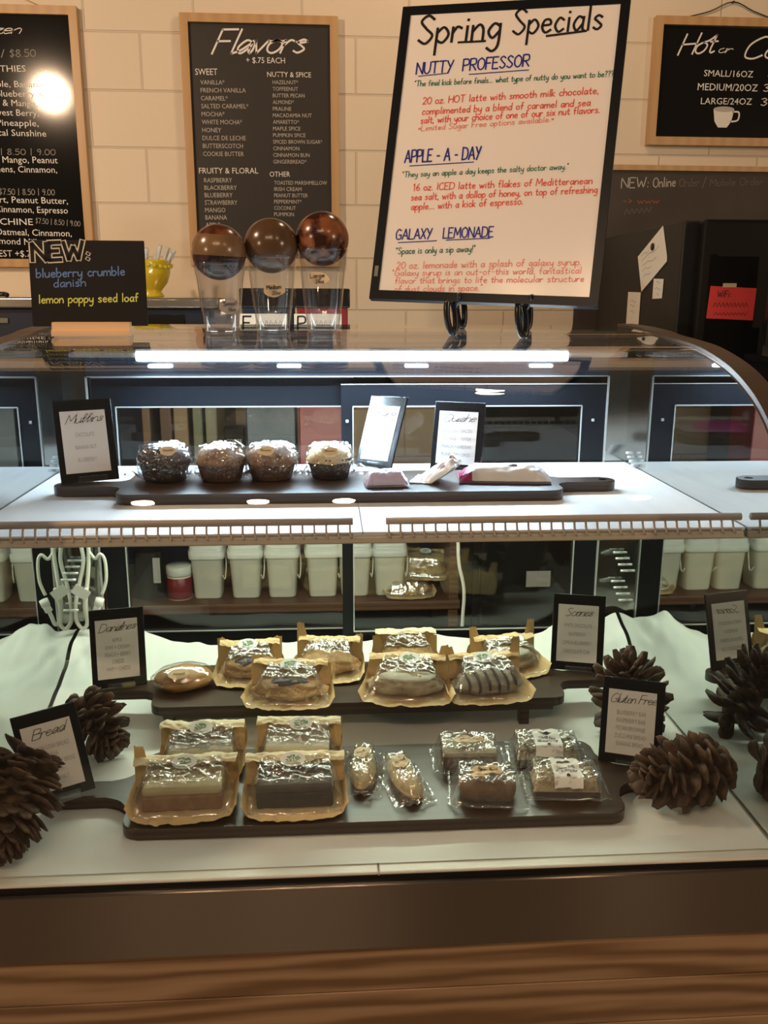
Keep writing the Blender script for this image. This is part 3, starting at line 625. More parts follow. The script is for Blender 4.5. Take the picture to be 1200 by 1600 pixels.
g = G(); g.tube(smooth([(-1.25, 2.04, 0.762), (-1.18, 2.02, 0.763), (-1.13, 2.03, 0.766), (-1.11, 2.02, 0.763)], 5), 0.008, 8)
tag(g.build('cable', 'blackcable'), 'black cable end lying on the steel back bar beside the small chalk sign', 'cable')

# ------------------------------------------------------------------ shelving seen through the case doors
SX0, SX1 = -0.95, 0.34
t = thing('storage_shelf', (-0.30, 1.70, FZ), 'brown wooden shelving behind the display case holding the milky tubs', 'shelf')
def zz(z): return z - FZ
for z_, yc_, dp_ in ((-0.160, 0, 0.44), (0.180, -0.10, 0.64)):
    g = G(); g.box((0, yc_, zz(z_)), (1.30, dp_, 0.030), 0, 0.003); g.build('shelf', 'shelfwood', t)
for sx in (-0.63, 0.63):
    g = G(); g.box((sx, 0, zz(0.195)/2), (0.03, 0.42, zz(0.195)), 0, 0.002); g.build('side', 'shelfwood', t)
g = G(); g.box((0, 0.215, zz(0.0)/2+0.1), (1.24, 0.012, zz(0.0)-0.1)); g.build('back', 'navy', t)
def tub(x, label):
    t_ = thing('food_tub', (x, 1.575, -0.145), label, 'tub', 'milky tubs on the brown shelf')
    g = G()
    def sec(k, z_):
        a, b_ = 0.050*k, 0.050*k
        return [(a*(abs(math.cos(q))**0.35)*math.copysign(1, math.cos(q)), b_*(abs(math.sin(q))**0.35)*math.copysign(1, math.sin(q)), z_) for q in [2*PI*i/40+0.01 for i in range(40)]]
    def loft(secs, g):
        rings = [[g.b.verts.new(p) for p in s_] for s_ in secs]
        for k in range(len(rings)-1):
            for i in range(40): g._face([rings[k][i], rings[k][(i+1) % 40], rings[k+1][(i+1) % 40], rings[k+1][i]])
        g._face(rings[0][::-1]); g._face(rings[-1])
    loft([sec(0.80, 0), sec(0.84, 0.004), sec(0.98, 0.130), sec(1.0, 0.131)], g); g.build('tub', 'tub', t_)
    g = G(); loft([sec(1.08, 0.128), sec(1.10, 0.132), sec(1.12, 0.152), sec(1.06, 0.153), sec(1.05, 0.160), sec(1.03, 0.170), sec(0.98, 0.172)], g); l = g.build('lid', 'tublid', t_)
    g = G(); g.box((0, 0, 0.1725), (0.075, 0.06, 0.001)); g.build('label', 'midwhite', l)
    g = G(); g.tube(smooth([(0.055, -0.01, 0.138), (0.057, -0.02, 0.10), (0.053, -0.03, 0.06), (0.048, -0.042, 0.075)], 5), 0.0018, 6); g.build('handle', 'cable', t_)
    return t_
TL = ['milky tub beside the small red and white jar', 'second milky tub from the red and white jar', 'third milky tub from the jar, between two full tubs', 'fourth milky tub from the jar, just before the door post', 'milky tub half hidden behind the dark door post', 'last milky tub of the row, beside the yellow paper bags']
for i, (px, lb) in enumerate(zip((-0.425, -0.308, -0.196, -0.072, 0.028, 0.136), TL)): tub(px, lb)
t = thing('jar', (-0.512, 1.555, -0.145), 'small jar with a red label and white lid beside the first milky tub', 'jar')
g = G(); g.lathe([(0.036, 0), (0.038, 0.004), (0.038, 0.070), (0.033, 0.074)], 28, mi=[2, 0, 2]); g.build('body', ['red', 'paper', 'tub'], t)
g = G(); g.lathe([(0.038, 0.076), (0.039, 0.078), (0.039, 0.102), (0.036, 0.105)], 28); g.build('lid', 'tublid', t)
t = thing('pouch', (-0.605, 1.56, -0.145), 'dark see-through pouch standing at the end of the tub row', 'pouch')
g = G(); g.grid(10, 12, lambda u, v: ((u-0.5)*0.10*(1-0.15*v), -0.03*math.sin(PI*u)*(1-v) , v*0.15), 0); g.grid(10, 12, lambda u, v: ((0.5-u)*0.10*(1-0.15*v), 0.03*math.sin(PI*u)*(1-v), v*0.15), 0); g.build('bag', 'chalk', t)
g = G(); g.box((0.030, -0.030, 0.095), (0.022, 0.003, 0.08), 0, 0.001); g.build('label', 'midwhite', t)
# tall things on the upper shelf board, seen through the doors and above the case
ZU = 0.195
def tall(name, x, y, wd, dp, h, body, label, cat, group=None, lid=None, lid_m='black'):
    t_ = thing(name, (x, y, ZU), label, cat, group)
    g = G(); g.box((0, 0, h/2), (wd, dp, h), 0, 0.004); g.build('body', body, t_)
    if lid:
        g = G(); g.box((0, 0, h+lid/2-0.02), (wd+0.012, dp+0.012, lid), 0, 0.004); g.build('lid', lid_m, t_)
    return t_
def bin_label(t_, ch, rest, dp, z_):
    g = G(); g.box((-0.012, -dp/2-0.001, z_), (0.125, 0.002, 0.05)); s_ = g.build('label', 'paper', t_)
    g = G(); T = lambda a, b: (a, -dp/2-0.0026, b)
    write(g, (ch, -0.066, z_-0.016, -0.046, z_-0.016, 0.034, 'h', 0), T, 0.14)
    g.ribbon(smooth([(-0.034+i*0.006, z_+(0.008 if i % 2 else -0.008)) for i in range(13)], 3), 0.0022, T, 1); g.build('lettering', ['ink', 'greyink'], s_)
b1 = tall('storage_bin', -0.204, 1.40, 0.134, 0.14, 0.555, 'navy', 'tall navy storage bin with a white paper label, behind the middle cup', 'bin', None, 0.05, 'black'); bin_label(b1, 'F', 'lowers', 0.14, 0.495)
b2 = tall('storage_bin', -0.061, 1.40, 0.134, 0.14, 0.555, 'red', 'tall red storage bin with a dark lid, behind the large cup', 'bin', None, 0.05, 'black'); bin_label(b2, 'P', 'urple', 0.14, 0.495)
for x, wd, h, m, lb in ((-0.585, 0.024, 0.36, 'dullwood', 'narrow light wooden board standing at the end of the shelf'), (-0.528, 0.034, 0.35, 'brownpanel', 'reddish brown panel standing between the wooden boards'), (-0.484, 0.042, 0.37, 'palepanel', 'wide pale wooden board standing behind the chocolate muffin'), (-0.435, 0.028, 0.34, 'greygreen', 'grey green carton standing beside the pale board'), (-0.395, 0.034, 0.36, 'olive', 'olive carton standing behind the second muffin')):
    tall('upright_board', x, 1.66, wd, 0.20, h, m, lb, 'board', 'boards and cartons on the hidden shelf')
t = tall('coffee_bag', -0.320, 1.50, 0.06, 0.05, 0.20, 'chalk', 'dark coffee bag standing in front of the navy bin', 'coffee bag')
g = G(); write(g, ('COFFEE', -0.022, 0.155, 0.022, 0.155, 0.010, 'b', 0), lambda a, b: (a, -0.0262, b)); g.build('lettering', 'midwhite', t)
g = G(); g.tube(smooth([(0.298, 1.22, 0.30), (0.300, 1.22, 0.08), (0.318, 1.22, -0.02), (0.316, 1.22, -0.12), (0.312, 1.22, -0.30), (0.32, 1.22, -0.84)], 6), 0.005, 8)
tag(g.build('cable', 'cable'), 'white cable hanging down behind the glass doors beside the paper bags', 'cable')
# black cooler in the aisle beyond the paper bags
t = thing('undercounter_cooler', (0.69, 1.50, FZ), 'low black cooler with a grey top standing in the aisle behind the glass doors', 'cooler')
g = G(); g.box((0, 0.36, 0.72), (0.60, 0.70, 1.44), 0, 0.004); g.build('body', 'fridge', t)
g = G(); g.box((0, 0.36, 1.455), (0.62, 0.72, 0.028), 0, 0.004); g.build('top', 'greygreen', t)
g = G(); g.box((0, -0.004, 0.80), (0.56, 0.03, 0.88), 0, 0.006); d = g.build('door', 'fridge', t)
g = G(); g.box((-0.10, -0.021, 0.77), (0.075, 0.004, 0.05)); g.build('notice', 'midwhite', d)
# ------------------------------------------------------------------ display case on its counter
HW = 0.575; D = 0.745
PROF = [(0.86, 0.700), (0.745, 0.697), (0.65, 0.692), (0.60, 0.6865), (0.52, 0.681), (0.43, 0.673), (0.33, 0.6535), (0.26, 0.630), (0.194, 0.595), (0.135, 0.540), (0.088, 0.465), (0.050, 0.36), (0.026, 0.24), (0.012, 0.12), (0.004, 0.0)]
PS = [Vector(p) for p in smooth(PROF, 4)]
def ztop(y):
    for a, b in zip(PS, PS[1:]):
        if b.x <= y <= a.x: return a.y + (b.y-a.y)*(a.x-y)/max(1e-6, a.x-b.x)
    return 0.69
def offs(d):
    out = []
    for i, p in enumerate(PS):
        t_ = (PS[min(i+1, len(PS)-1)] - PS[max(i-1, 0)]).normalized(); out.append(p + Vector((-t_.y, t_.x))*(-d))
    return out
ct = thing('service_counter', (0, 0.45, FZ), 'pine plank counter front carrying the glass display case', 'counter')
g = G(); g.box((0, 0.01, 0.36), (2.5, 0.84, 0.72)); g.build('body', 'shelfwood', ct)
ph = 0.0745
for k in range(9):
    z1 = -0.117 - FZ - k*ph
    g = G(); g.box((0, -0.435, z1-ph/2), (2.5, 0.022, ph-0.0015), 0, 0.0015); o = g.build('plank', 'plank', ct)
case = thing('display_case', (0, 0, 0), 'curved glass refrigerated bakery display case with a steel front strip', 'display case')
g = G(); g.box((0, 0.43, -0.060), (1.22, 0.855, 0.112)); g.build('base', 'blackplastic', case)
g = G(); g.box((0, 0.002, -0.0655), (2.30, 0.010, 0.102), 0, 0.002); g.build('front_strip', 'brush', case)
g = G()
for a, b in ((-0.60, 0.0125), (0.0135, 0.60)): g.box(((a+b)/2, 0.378, -0.004), (b-a, 0.748, 0.006), 0, 0.002)
g.build('deck', 'ledge', case)
# curved glass: an outer and an inner surface 5 mm apart
g = G(); o_, i_ = offs(0.0), offs(-0.005); n = len(PS)-1
g.grid(2, n, lambda u, v: (-HW+2*HW*u, o_[round(v*n)].x, o_[round(v*n)].y)); g.grid(2, n, lambda u, v: (HW-2*HW*u, i_[round(v*n)].x, i_[round(v*n)].y))
g.build('curved_glass', 'glass', case)
inner = [(p.x, p.y) for p in offs(-0.007)]
for sx in (-1, 1):
    poly = inner + [(0.0, 0.0), (0.0, -0.006), (0.745, -0.006), (0.745, 0.69)]
    poly = [(0.747, -0.006), (0.747, 0.688)] + [p for p in inner if p[0] < 0.745] + [(0.002, -0.006)]
    g = G(); g.prism(poly, sx*HW, sx*(HW+0.002), lambda a, b, h: (h, a, b)); g.build('mirror_panel', 'mirror', case)
    oo = [(p.x, p.y) for p in offs(0.003)]
    g = G(); g.prism([(0.86, -0.10)] + oo + [(0.004, -0.10)], sx*(HW+0.0025), sx*(HW+0.038), lambda a, b, h: (h, a, b), 0, 0.002); g.build('side_panel', 'bronze', case)
# back wall of the case with two sliding doors
g = G()
for a, b, c_, d_ in ((-HW, -0.527, 0.0, 0.69), (0.529, HW, 0.0, 0.69)): g.box(((a+b)/2, 0.756, (c_+d_)/2), (b-a, 0.02, d_-c_))
g.box((0, 0.756, 0.008), (2*0.527, 0.02, 0.016)); g.build('back_frame', 'steel', case)
g = G(); g.box((0.001, 0.756, 0.645), (1.054, 0.02, 0.090)); g.build('header', 'header', case)
g = G()
for a, b, c_, d_ in ((-0.529, -0.524, 0.018, 0.602), (0.526, 0.531, 0.018, 0.602)): g.box(((a+b)/2, 0.744, (c_+d_)/2), (0.003, 0.006, d_-c_))
g.box((0.001, 0.744, 0.601), (1.058, 0.006, 0.002)); g.build('opening_trim', 'alu', case)
def door(x0, x1, z0, z1, y, fl, fr, ft_, fb, zin):
    g = G(); th = 0.016
    for poly in ([(x0, z0), (x0, z1), (x0+fl, z1-ft_), (x0+fl, z0+fb)], [(x1, z0), (x1, z1), (x1-fr, z1-ft_), (x1-fr, z0+fb)], [(x0, z1), (x1, z1), (x1-fr, z1-ft_), (x0+fl, z1-ft_)], [(x0, z0), (x1, z0), (x1-fr, z0+fb), (x0+fl, z0+fb)]):
        g.prism(poly, y, y+th, lambda a, b, h: (a, h, b), 0)
    f = g.build('sliding_door', 'frameblack', case)
    g = G(); q = 0.0012
    for a, b, c_, d_ in ((x0+fl, x0+fl, z0+fb, z1-ft_), (x1-fr, x1-fr, z0+fb, z1-ft_)): g.box((a, y-0.0005, (c_+d_)/2), (2*q, 0.003, d_-c_))
    for z_ in (z0+fb, z1-ft_): g.box(((x0+fl+x1-fr)/2, y-0.0005, z_), (x1-fr-x0-fl, 0.003, 2*q))
    g.box(((x0+x1)/2, y-0.0005, z1-0.001), (x1-x0, 0.003, 0.0016)); g.build('seal', 'alu', f)
    g = G(); g.box(((x0+fl+x1-fr)/2, y+0.008, (z0+fb+z1-ft_)/2), (x1-fr-x0-fl, 0.005, z1-ft_-z0-fb)); g.build('pane', 'pane', f)
    for a in (x0+max(fl, .02)*0.5, x1-fr*0.5):
        for b in (z0+0.012, z1-ft_-0.03):
            g = G(); g.box((a, y-0.001, b), (0.006, 0.003, 0.006), 0, 0.001); g.build('screw', 'alu', f)
door(-0.524, 0.004, 0.018, 0.598, 0.768, 0.046, 0.020, 0.060, 0.034, 0)
door(-0.022, 0.526, 0.018, 0.586, 0.746, 0.024, 0.050, 0.046, 0.034, 0)
g = G(); g.box((0.001, 0.792, 0.592), (1.054, 0.012, 0.060)); g.build('top_rail', 'frameblack', case)
# light bar, spots, shelf
g = G(); g.box((0.003, 0.722, 0.6465), (1.094, 0.045, 0.010), 0, 0.002); lb = g.build('light_bar', 'ledoff', case)
g = G(); g.box((0.006, 0.700, 0.644), (0.846, 0.012, 0.020), 0, 0.004); g.build('light_lens', 'led', lb)
for x in (-0.378, -0.125, 0.130, 0.384):
    g = G(); g.box((x, 0.737, 0.6225), (0.048, 0.014, 0.007), 0, 0.003); g.build('light_spot', 'led2', case)
for a, b in ((-0.573, -0.0005), (0.0005, 0.573)):
    g = G(); g.box(((a+b)/2, 0.4695, 0.4196), (b-a, 0.537, 0.006), 0, 0.001); g.build('shelf', 'shelfwhite', case)
g = G(); g.box((0, 0.2065, 0.4105), (1.146, 0.012, 0.012), 0, 0.003); g.box((0, 0.44, 0.407), (1.10, 0.03, 0.018)); g.build('shelf_bracket', 'lip', case)
for a, b in ((-0.573, -0.014), (0.034, 0.567)):
    g = G(); g.tube([(a, 0.207, 0.4375), (b, 0.207, 0.4375)], 0.0058, 12)
    k = int((b-a)/0.0172)
    for i in range(k+1):
        x = a + 0.004 + i*0.0172
        g.tube([(x, 0.2055, 0.435), (x, 0.2015, 0.424), (x+0.001, 0.1985, 0.417), (x+0.003, 0.1965, 0.4145)], 0.0018, 6)
    g.tube([(a, 0.2005, 0.4195), (b, 0.2005, 0.4195)], 0.0012, 6)
    g.build('comb_rail', 'beige', case)
g = G(); g.box((0, 0.690, 0.404), (1.10, 0.03, 0.010)); g.build('under_shelf_light', 'ledoff', case)
for sx in (-1, 1):
    for i, (y, z_) in enumerate(((0.700, 0.448), (0.690, 0.4415), (0.679, 0.435), (0.667, 0.428))):
        g = G(); g.tube([(sx*0.560, y, z_), (sx*0.575, y, z_)], 0.0028, 8); g.build('shelf_pin', 'alu', case)
    for zc in (0.225, 0.160):
        for i in range(4):
            g = G(); g.tube([(sx*0.560, 0.735-0.018*i, zc-0.008*i), (sx*0.575, 0.735-0.018*i, zc-0.008*i)], 0.0026, 8); g.build('shelf_pin', 'alu', case)
# paper liner over the deck, climbing the back and bunched up in the corners
g = G()
def liner(u, v):
    x = -0.571 + 1.142*u; y = 0.022 + 0.705*v
    z = 0.0012 + (0.0022*max(0, nz(x*6, y*6, 1.3)+0.2) + 0.001*max(0, nz(x*22, y*22, 4)))
    z *= sstep(0.0, 0.05, v)+0.25
    e = sstep(0.80, 1.0, v)
    z += e*(0.036 + 0.012*nz(x*9, 2.2) + 0.008*nz(x*31, v*9))
    k = sstep(0.36, 0.50, abs(x)) * sstep(0.62, 0.97, v)
    z += k*(0.045 + 0.020*nz(x*14, y*10, 3) + 0.014*abs(nz(x*30, y*16, 9)))
    y += 0.010*e*nz(x*14, 7.7)
    return (x, min(y, 0.735), z)
g.grid(150, 90, liner)
tag(g.build('paper_liner', 'liner'), 'white paper liner draped over the case floor and bunched at the back', 'liner')
t = thing('power_cord', (-0.548, 0.70, 0.10), 'looped white power cord with a plug hanging in the corner of the case', 'cord')
g = G()
g.tube(smooth([(-0.006, 0.020, 0.30), (-0.008, 0.018, 0.18), (-0.004, 0.016, 0.13), (-0.014, 0.010, 0.085), (-0.022, 0, 0.045), (-0.022, -0.006, 0.010), (-0.010, -0.008, -0.008), (0.000, -0.008, 0.004), (-0.002, -0.008, 0.04), (0.004, -0.008, 0.08)], 6), 0.0042, 8)
g.tube(smooth([(0.006, 0.018, 0.30), (0.008, 0.016, 0.16), (0.004, 0.010, 0.10), (-0.002, 0.002, 0.05), (0.000, -0.004, 0.012), (0.010, -0.008, 0.002), (0.016, -0.008, 0.018), (0.022, -0.008, 0.034)], 6), 0.0042, 8)
g.tube(smooth([(0.008, 0.016, 0.15), (0.020, 0.014, 0.135), (0.032, 0.012, 0.145), (0.040, 0.012, 0.13), (0.040, 0.010, 0.09), (0.030, 0.008, 0.06)], 6), 0.0035, 8); g.build('cord', 'cable', t)
g = G(); g.tube([(0.020, -0.008, 0.030), (0.026, -0.008, 0.044)], 0.0075, 12); g.tube([(0.025, -0.008, 0.042), (0.030, -0.008, 0.056)], lambda u: 0.009+0.003*math.sin(PI*u), 12); g.build('plug', 'paper', t)
g = G(); g.box((-0.006, -0.013, 0.072), (0.034, 0.001, 0.022), 0, 0.0, Matrix.Rotation(0.6, 3, 'Y')); g.build('tape', 'paper', t)

# ------------------------------------------------------------------ things standing on the case top
def frame_matrix(yaw, lean, roll):
    return Matrix.Rotation(yaw, 3, 'Z') @ Matrix.Rotation(-lean, 3, 'X') @ Matrix.Rotation(roll, 3, 'Y')
wm = frame_matrix(-0.34, 0.2946, 0.0327)
t = thing('whiteboard', (0.227, 0.580, 0.747), 'black framed whiteboard of handwritten spring specials leaning on the case top', 'whiteboard', None, wm.to_euler())
BW, BH = 0.418, 0.561; fw = 0.0165
g = G(); g.box((0, 0.005, BH/2), (BW-0.01, 0.008, BH-0.01)); g.build('board', 'wb', t)
g = G(); hw = BW/2
for sx in (-1, 1): g.prism([(sx*hw, 0), (sx*hw, BH), (sx*(hw-fw), BH-fw), (sx*(hw-fw), fw)], -0.001, 0.016, lambda a, b, h: (a, h, b), 0)
for z_, q in ((0, 1), (BH, -1)): g.prism([(-hw, z_), (hw, z_), (hw-fw, z_+q*fw), (-hw+fw, z_+q*fw)], -0.001, 0.016, lambda a, b, h: (a, h, b), 0)
fr = g.build('frame', 'frameblack', t)
g = G(); g.box((-hw+fw*0.5, -0.0015, 0.052), (0.007, 0.001, 0.020)); g.build('brand_badge', 'greygreen', fr)
g = G(); T = lambda a, b: (a, 0.0004, b)
for r in WB: write(g, r, T, 0.095 if r[5] > 0.03 else 0.13)
for (a, b, c_, d_, k) in WBU: g.ribbon([(a, b), (c_, d_)], 0.0042 if k == 0 else 0.0018, T, k)
g.build('handwriting', ['mk0', 'mk1', 'mk2', 'mk3', 'mk4'], t)
# two-legged black easel feet holding the whiteboard
for nm, fx, fy, bx, by in (('bent black easel foot under the whiteboard, the one beside the large cup', 0.180, 0.605, 0.214, 0.722), ('bent black easel foot under the whiteboard, the one toward the fridge', 0.3035, 0.565, 0.338, 0.690)):
    z0 = ztop(fy); t = thing('easel', (fx, fy, z0), nm, 'easel', 'easel feet under the whiteboard')
    def loop(cx, cy, h, wv): return [(cx+wv*0.0085*math.sin(a)+(0.004 if wv > 0 else -0.003)*math.cos(a), cy+wv*0.004*math.sin(a), h*0.5-0.5*h*math.cos(a)+0.004) for a in [2*PI*i/26 for i in range(27)]]
    g = G(); hh = 0.066
    g.tube(loop(0.0, 0.002, hh*0.94, 1.0), 0.0060, 10); g.tube(smooth([(0.006, 0.004, hh*0.80), (0.010, -0.006, hh*0.93), (0.012, -0.012, hh+0.004), (0.010, -0.014, hh+0.010)], 4), 0.0048, 8); g.build('front_foot', 'blackplastic', t)
    g = G(); zb = ztop(by)-z0; g.tube([(p[0], p[1], p[2]+zb) for p in loop(bx-fx, by-fy, 0.072, 1.0)], 0.0060, 10); g.build('rear_foot', 'blackplastic', t)
    g = G(); g.tube(smooth([(0.008, 0.004, hh*0.8), (0.020, 0.06, hh*1.1), (bx-fx, by-fy, zb+0.07), (bx-fx+0.004, by-fy+0.010, 0.20)], 5), 0.004, 8); g.build('strut', 'blackplastic', t)
# NEW chalk sign in its wooden block
nm_ = frame_matrix(0.0844, 0.1443, -0.0046)
t = thing('chalk_sign', (-0.4738, 0.6111, 0.7032), 'small black chalk sign announcing new danish and lemon loaf, slotted in a pine block', 'sign', None, nm_.to_euler())
g = G(); g.box((0, 0.0025, 0.0755), (0.2003, 0.005, 0.151), 0, 0.001); g.build('board', 'chalk', t)
g = G(); T = lambda a, b: (a, -0.0004, b); T2 = lambda a, b: (a, -0.0007, b)
for r in NS[:2]:
    write(g, r, T, 0.36); 
for r in NS[:2]: write(g, r[:7] + (3,), T2, 0.21)
for r in NS[2:]: write(g, r, T, 0.13)
g.build('lettering', ['cream', 'blue', 'yellow', 'chalk'], t)
zt_ = ztop(0.60)
t = thing('sign_block', (-0.468, 0.600, zt_), 'pine block with a slot carrying the small black chalk sign', 'sign holder', None, (0, 0, 0.0844))
g = G(); g.prism([(-0.028, 0), (0.034, 0), (0.034, 0.012), (0.0215, 0.012), (0.0195, 0.024), (-0.016, 0.024), (-0.020, 0.012), (-0.026, 0.010)], -0.0665, 0.0665, lambda a, b, h: (h, a, b), 0, 0.001); g.build('block', 'pine', t)
# sample cups with balls on them
CUPS = [(-0.246, 0.665, 0.124, 'small', 'banded'), (-0.1515, 0.690, 0.136, 'medium', 'plain'), (-0.0555, 0.700, 0.149, 'large', 'mottled')]
for (x, y, h, sz, kind), lb, bl, tx in zip(CUPS, ('smallest clear plastic cup, under the banded ball', 'clear plastic cup under the plain brown ball, in the middle', 'tallest clear plastic cup, under the mottled ball'), ('wooden ball with a pale band resting in the smallest cup', 'plain dark brown ball resting in the middle cup', 'mottled reddish brown ball resting in the tallest cup'), (('Small', '16oz'), ('Medium', '20oz'), ('Large', '24oz'))):
    z0 = ztop(y)
    t = thing('plastic_cup', (x, y, z0), lb, 'cup', 'sample cups on the case top')
    g = G(); R0, R1 = 0.031, 0.0465
    rr = lambda q: R0 + (R1-R0)*q
    pr = [(0.0005, 0.006), (R0-0.004, 0.006), (R0-0.001, 0.0), (R0, 0.001), (rr(0.28), h*0.28), (rr(0.28)+0.0012, h*0.30), (rr(0.80), h*0.80), (rr(0.80)+0.0014, h*0.82), (R1, h-0.006), (R1+0.0025, h-0.004), (R1+0.0025, h), (R1-0.0005, h), (R1-0.001, h-0.008), (rr(0.30)-0.001, h*0.30), (R0-0.001, 0.008), (0.0005, 0.009)]
    g.lathe(pr, 40, cap=False); cup = g.build('cup', 'cup', t)
    g = G(); zc = h*0.50; cx = {'small': 0.022, 'medium': 0.006, 'large': -0.010}[sz]; zc = {'small': h*0.36, 'medium': h*0.54, 'large': h*0.63}[sz]
    def TT(a, b, rad=rr(zc/h)+0.0022, z_=zc, c_=cx):
        th = (a+c_)/rad; k = rad + (b)*((R1-R0)/h); return (k*math.sin(th), -k*math.cos(th), z_+b)
    g.ellipse((0, 0), 0.021, 0.0125, TT, 40, 0, 0.05, 1.3); tg = g.build('tag', 'tan' if sz != 'small' else 'beige', t)
    g = G()
    T3 = lambda a, b, f=TT: (lambda p: (p[0]*1.012, p[1]*1.012, p[2]))(f(a, b))
    write(g, (tx[0], -0.014, 0.001, 0.013, 0.003, 0.0075, 'h', 0), T3, 0.16); write(g, (tx[1], -0.004, -0.0085, 0.012, -0.0075, 0.0065, 'h', 0), T3, 0.16); g.build('handwriting', 'ink', tg)
    g = G(); zb = z0 + h + 0.0185
    if kind == 'banded':
        g.grid(48, 28, lambda u, v: (0.050*math.cos(PI*(v-.5))*math.cos(2*PI*u), 0.050*math.cos(PI*(v-.5))*math.sin(2*PI*u), 0.050*math.sin(PI*(v-.5))), lambda u, v: 0 if math.sin(PI*(v-.5)) < -0.18 else (2 if math.sin(PI*(v-.5)) > 0.55 else 1), True)
        o = g.build('ball', ['ball_low', 'ball_band', 'ball_red'], None, (x, y, zb), (0.06, 0.05, 0))
    else:
        g.sphere((0, 0, 0), 0.050, 0, 48, 28); o = g.build('ball', 'ball_plain' if kind == 'plain' else 'ball_mott', None, (x, y, zb))
    tag(o, bl, 'ball', 'balls on the sample cups')
# ------------------------------------------------------------------ dark wooden serving boards
def arc(cx, cy, r, a0, a1, n=6): return [(cx+r*math.cos(math.radians(a0+(a1-a0)*i/n)), cy+r*math.sin(math.radians(a0+(a1-a0)*i/n))) for i in range(n+1)]
def board_poly(x0, x1, y0, y1, r, hl, hr, hy, hw, r2, hole=True):
    p = arc(x0+r, y0+r, r, 180, 270) + arc(x1-r, y0+r, r, 270, 360)
    if hr is not None:
        p += arc(x1+r2, hy-hw-r2, r2, 180, 90)
        c = (hr-hw, hy); p += arc(c[0], c[1], hw, -90, -2, 6)
        if hole: p += arc(c[0], c[1], hw*0.42, -1, -359, 14)
        p += arc(c[0], c[1], hw, 2, 90, 6) + arc(x1+r2, hy+hw+r2, r2, 270, 180)
    p += arc(x1-r, y1-r, r, 0, 90) + arc(x0+r, y1-r, r, 90, 180)
    if hl is not None:
        p += arc(x0-r2, hy+hw+r2, r2, 0, -90) + arc(hl+hw, hy, hw, 90, 270, 10) + arc(x0-r2, hy-hw-r2, r2, 90, 0)
    return p
def serving_board(loc, x0, x1, y0, y1, r, hl, hr, hy, hw, r2, z0, z1, label, legs=None, hole=True):
    t = thing('serving_board', loc, label, 'serving board', 'dark wooden serving boards')
    g = G(); g.prism(board_poly(x0, x1, y0, y1, r, hl, hr, hy, hw, r2, hole), z0, z1, lambda a, b, h: (a, b, h), 0, 0.002); g.build('slab', 'walnut', t)
    for (a, b, c_, d_) in legs or []:
        g = G(); g.box((a, b, z0/2), (c_, d_, z0), 0, 0.001); g.build('leg', 'walnut', t)
    if legs:
        for b in (y0+0.022, y1-0.022):
            g = G(); g.box(((x0+x1)/2, b, z0-0.007), (x1-x0-0.04, 0.014, 0.014), 0, 0.001); g.build('rail', 'walnut', t)
    return t
ZS = 0.4226
serving_board((0, 0.478, ZS), -0.400, 0.350, -0.092, 0.095, 0.020, -0.520, 0.462, -0.004, 0.022, 0.018, 0.0, 0.018, 'long dark board with rounded handles on the pale upper shelf')
serving_board((0, 0.475, 0.003), -0.366, 0.374, -0.086, 0.090, 0.022, -0.480, 0.480, 0.005, 0.022, 0.020, 0.040, 0.057, 'dark raised board on short legs carrying the kraft danish bags', [(sx, sy, 0.018, 0.018) for sx in (-0.335, 0.300) for sy in (-0.066, 0.070)], False)
serving_board((0, 0.195, 0.004), -0.350, 0.386, -0.108, 0.110, 0.024, -0.485, 0.485, 0.000, 0.023, 0.040, 0.0, 0.018, 'long dark board lying lowest at the front, under the cakes and bars', None, False)
ZM = 0.0605; ZB = 0.0225; ZU_ = ZS+0.0183

# ------------------------------------------------------------------ sign cards
def sign_card(pos, yaw, lean, roll, wd, h, title, lines, label, tw=0.62):
    t = thing('sign_card', pos, label, 'sign card', 'black framed product cards', frame_matrix(yaw, lean, roll).to_euler())
    g = G(); g.box((0, 0.002, h/2), (wd, 0.004, h), 0, 0.0008); g.build('panel', 'blackplastic', t)
    g = G(); m = wd*0.115; zb, zt = h*0.115, h*0.865
    g.box((-wd*0.012, -0.0003, (zb+zt)/2), (wd-2*m, 0.0008, zt-zb)); pc = g.build('card', 'card', t)
    g = G(); T = lambda a, b: (a-wd*0.012, -0.0010, b)
    tl = wd*tw; write(g, (title, -tl/2, zt-h*0.155, tl/2, zt-h*0.135, h*0.105, 's', 0), T, 0.062)
    n = len(lines); top = zt-h*0.245; st = (top-zb-h*0.05)/max(3, n)
    for i, l in enumerate(lines):
        b = top - st*(i+0.45); L_ = min(wd*0.66, wd*0.036*len(l)); write(g, (l, -L_/2, b, L_/2, b, h*0.050, 'b', 1), T)
    g.build('lettering', ['ink', 'greyink'], pc)
    g = G(); g.box((wd*0.03, -0.009, 0.005), (wd*0.50, 0.014, 0.010), 0, 0.001); g.box((wd*0.03, 0.012, 0.004), (wd*0.50, 0.014, 0.008), 0, 0.001); g.build('clear_foot', 'acrylic', t)
    return t
sign_card((-0.4618, 0.4892, ZU_+0.001), 0.40, 0.2115, -0.010, 0.0971, 0.1429, 'Muffins', ['CHOCOLATE', 'BANANA NUT', 'BLUEBERRY'], 'black framed card titled muffins on the upper board')
sign_card((0.0334, 0.5901, ZU_+0.001), -0.8764, 0.3706, -0.0571, 0.0968, 0.1410, 'Bagels', ['PLAIN', 'EVERYTHING', 'CINNAMON RAISIN', 'BLUEBERRY', 'ASIAGO CHEESE'], 'brightly lit card titled bagels turned sideways behind the lilac packet')
